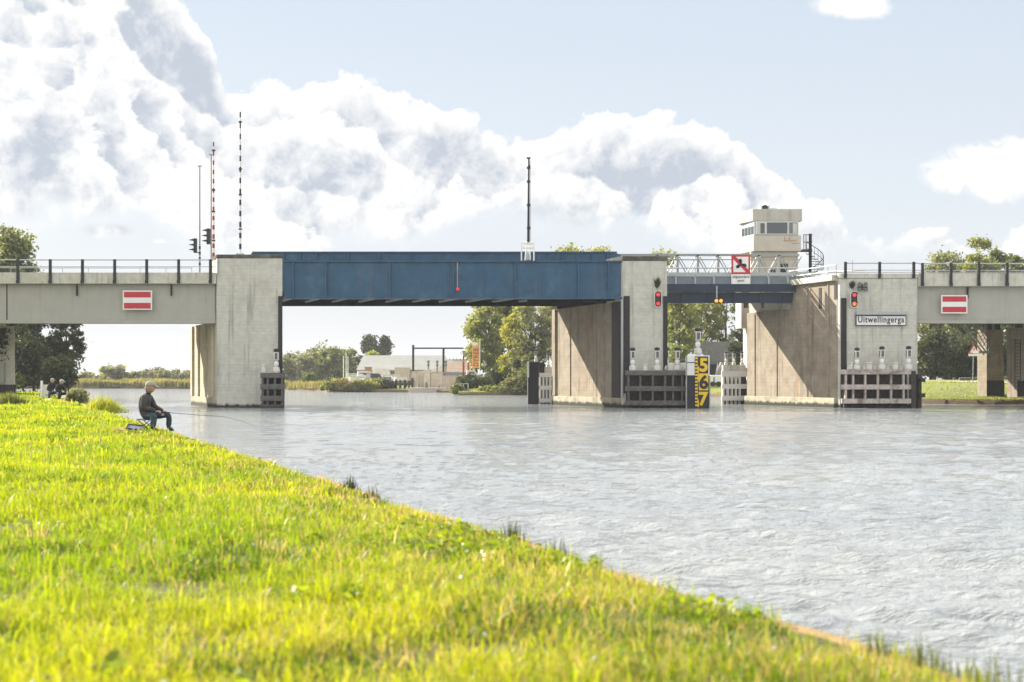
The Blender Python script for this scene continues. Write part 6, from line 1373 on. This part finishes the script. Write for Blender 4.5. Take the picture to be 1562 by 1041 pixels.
def far_angler(px, Y, s, yaw, label, pose=None):
    x = X(px,Y); z = float(bank_h(np.array(x), np.array(Y)))
    folding_stool((x-.27*s, Y, z), 'dark stool under the '+('left' if px < 88 else 'right')+' of the two distant anglers')
    return seated_person((x, Y, z), label, 'two anglers sitting by the water under the left span', M['blackcloth'], M['blackcloth'], M['jeansdark'] if px < 88 else M['blackcloth'], s, yaw, 'cap', M['roofp'] if px > 88 else M['covergrey'], True, pose)
far_angler(82.5, 76, 1.02, R(-35), 'left one of two distant anglers, pale hat and black jacket, beside the white boards')
far_angler(96, 74, 1.02, R(-20), 'right one of two distant anglers, in black with a white cap', {'neck': (-.12,0,.90), 'skull': (-.08,0,.96)})
t = thing('board_fence', (X(68,78), 78, .85), 'short fence of pale upright boards beside the two distant anglers', 'fence')
m = MB(); Yo = 78
m.box(X(61.5,Yo), X(64.5,Yo), Yo, Yo+.12, .6, Z(581,Yo)); m.build('tall_board', M['white'], t)
m = MB(); m.box(X(65,Yo), X(70.5,Yo), Yo+.05, Yo+.10, .6, Z(587,Yo)); m.box(X(70.8,Yo), X(76,Yo), Yo+.05, Yo+.10, .6, Z(587,Yo)); m.build('board_panel', M['dirtywhite'], t)
def blob_thing(name, px, Y, w, h, mt_, label, cat, seed=1):
    r = random.Random(seed); x = X(px,Y); z = float(bank_h(np.array(x), np.array(Y))); m = MB(); n, k = 12, 6; vs = []
    for j in range(k+1):
        p = math.pi/2*j/k
        for i in range(n): a = 2*math.pi*i/n; q = 1+r.uniform(-.15, .15); vs.append((x+w/2*math.cos(p)*math.cos(a)*q, Y+w*.35*math.cos(p)*math.sin(a)*q, z+h*math.sin(p)*q))
    m.add(vs, [(j*n+i, j*n+(i+1)%n, (j+1)*n+(i+1)%n, (j+1)*n+i) for j in range(k) for i in range(n)]); o = m.build(name, mt_, loc=(x, Y, z), smooth=True); tag(o, label, cat)
blob_thing('white_bag', 74, 73, .5, .16, M['plastic'], 'crumpled white bag on the grass in front of the two distant anglers', 'bag', 2)
blob_thing('dark_bag', 108, 73, .3, .2, M['blackcloth'], 'dark tackle bag right of the two distant anglers', 'bag', 3)
blob_thing('dark_tarpaulin', 22, 92, 1.8, .22, M['blackcloth'], 'dark sheet lying on the bank at the foot of the ivy covered column', 'sheet', 4)
# scattered litter-white daisies: a few pale flower heads in the lawn
r = np.random.RandomState(99); n = 60; yy = 3.4*np.exp(r.uniform(0, 2., n)); dd = r.uniform(.1, 4.6, n); c = np.stack([edge_x(yy)-dd, yy, bank_h(edge_x(yy)-dd, yy)+.10], -1)
v, f = leaf_quads(c, 150, np.full((n, 3), .01), .013, r, .4, 1.1)
o = np_mesh('flower_heads', v, f, mat('petal', (.75,.75,.70), .7, var=.1), 'stuff'); tag(o, 'tiny pale flower heads dotted through the lawn', 'flowers')

# ---------------------------------------------------------------- the damp air over the water
m = MB(); m.box(-620, 620, -60, 980, -2.6, 22.6); hz = m.build('haze', None or M['white']); hz.data.materials.clear(); hz['kind'] = 'stuff'
hm = bpy.data.materials.new('haze_air'); hm.use_nodes = True; ht = hm.node_tree; ht.nodes.clear(); ho = ht.nodes.new('ShaderNodeOutputMaterial'); hv = ht.nodes.new('ShaderNodeVolumePrincipled')
hv.inputs['Color'].default_value = (.93, .95, 1, 1); hv.inputs['Density'].default_value = .00022; hv.inputs['Anisotropy'].default_value = .1; ht.links.new(hv.outputs[0], ho.inputs['Volume']); hz.data.materials.append(hm)
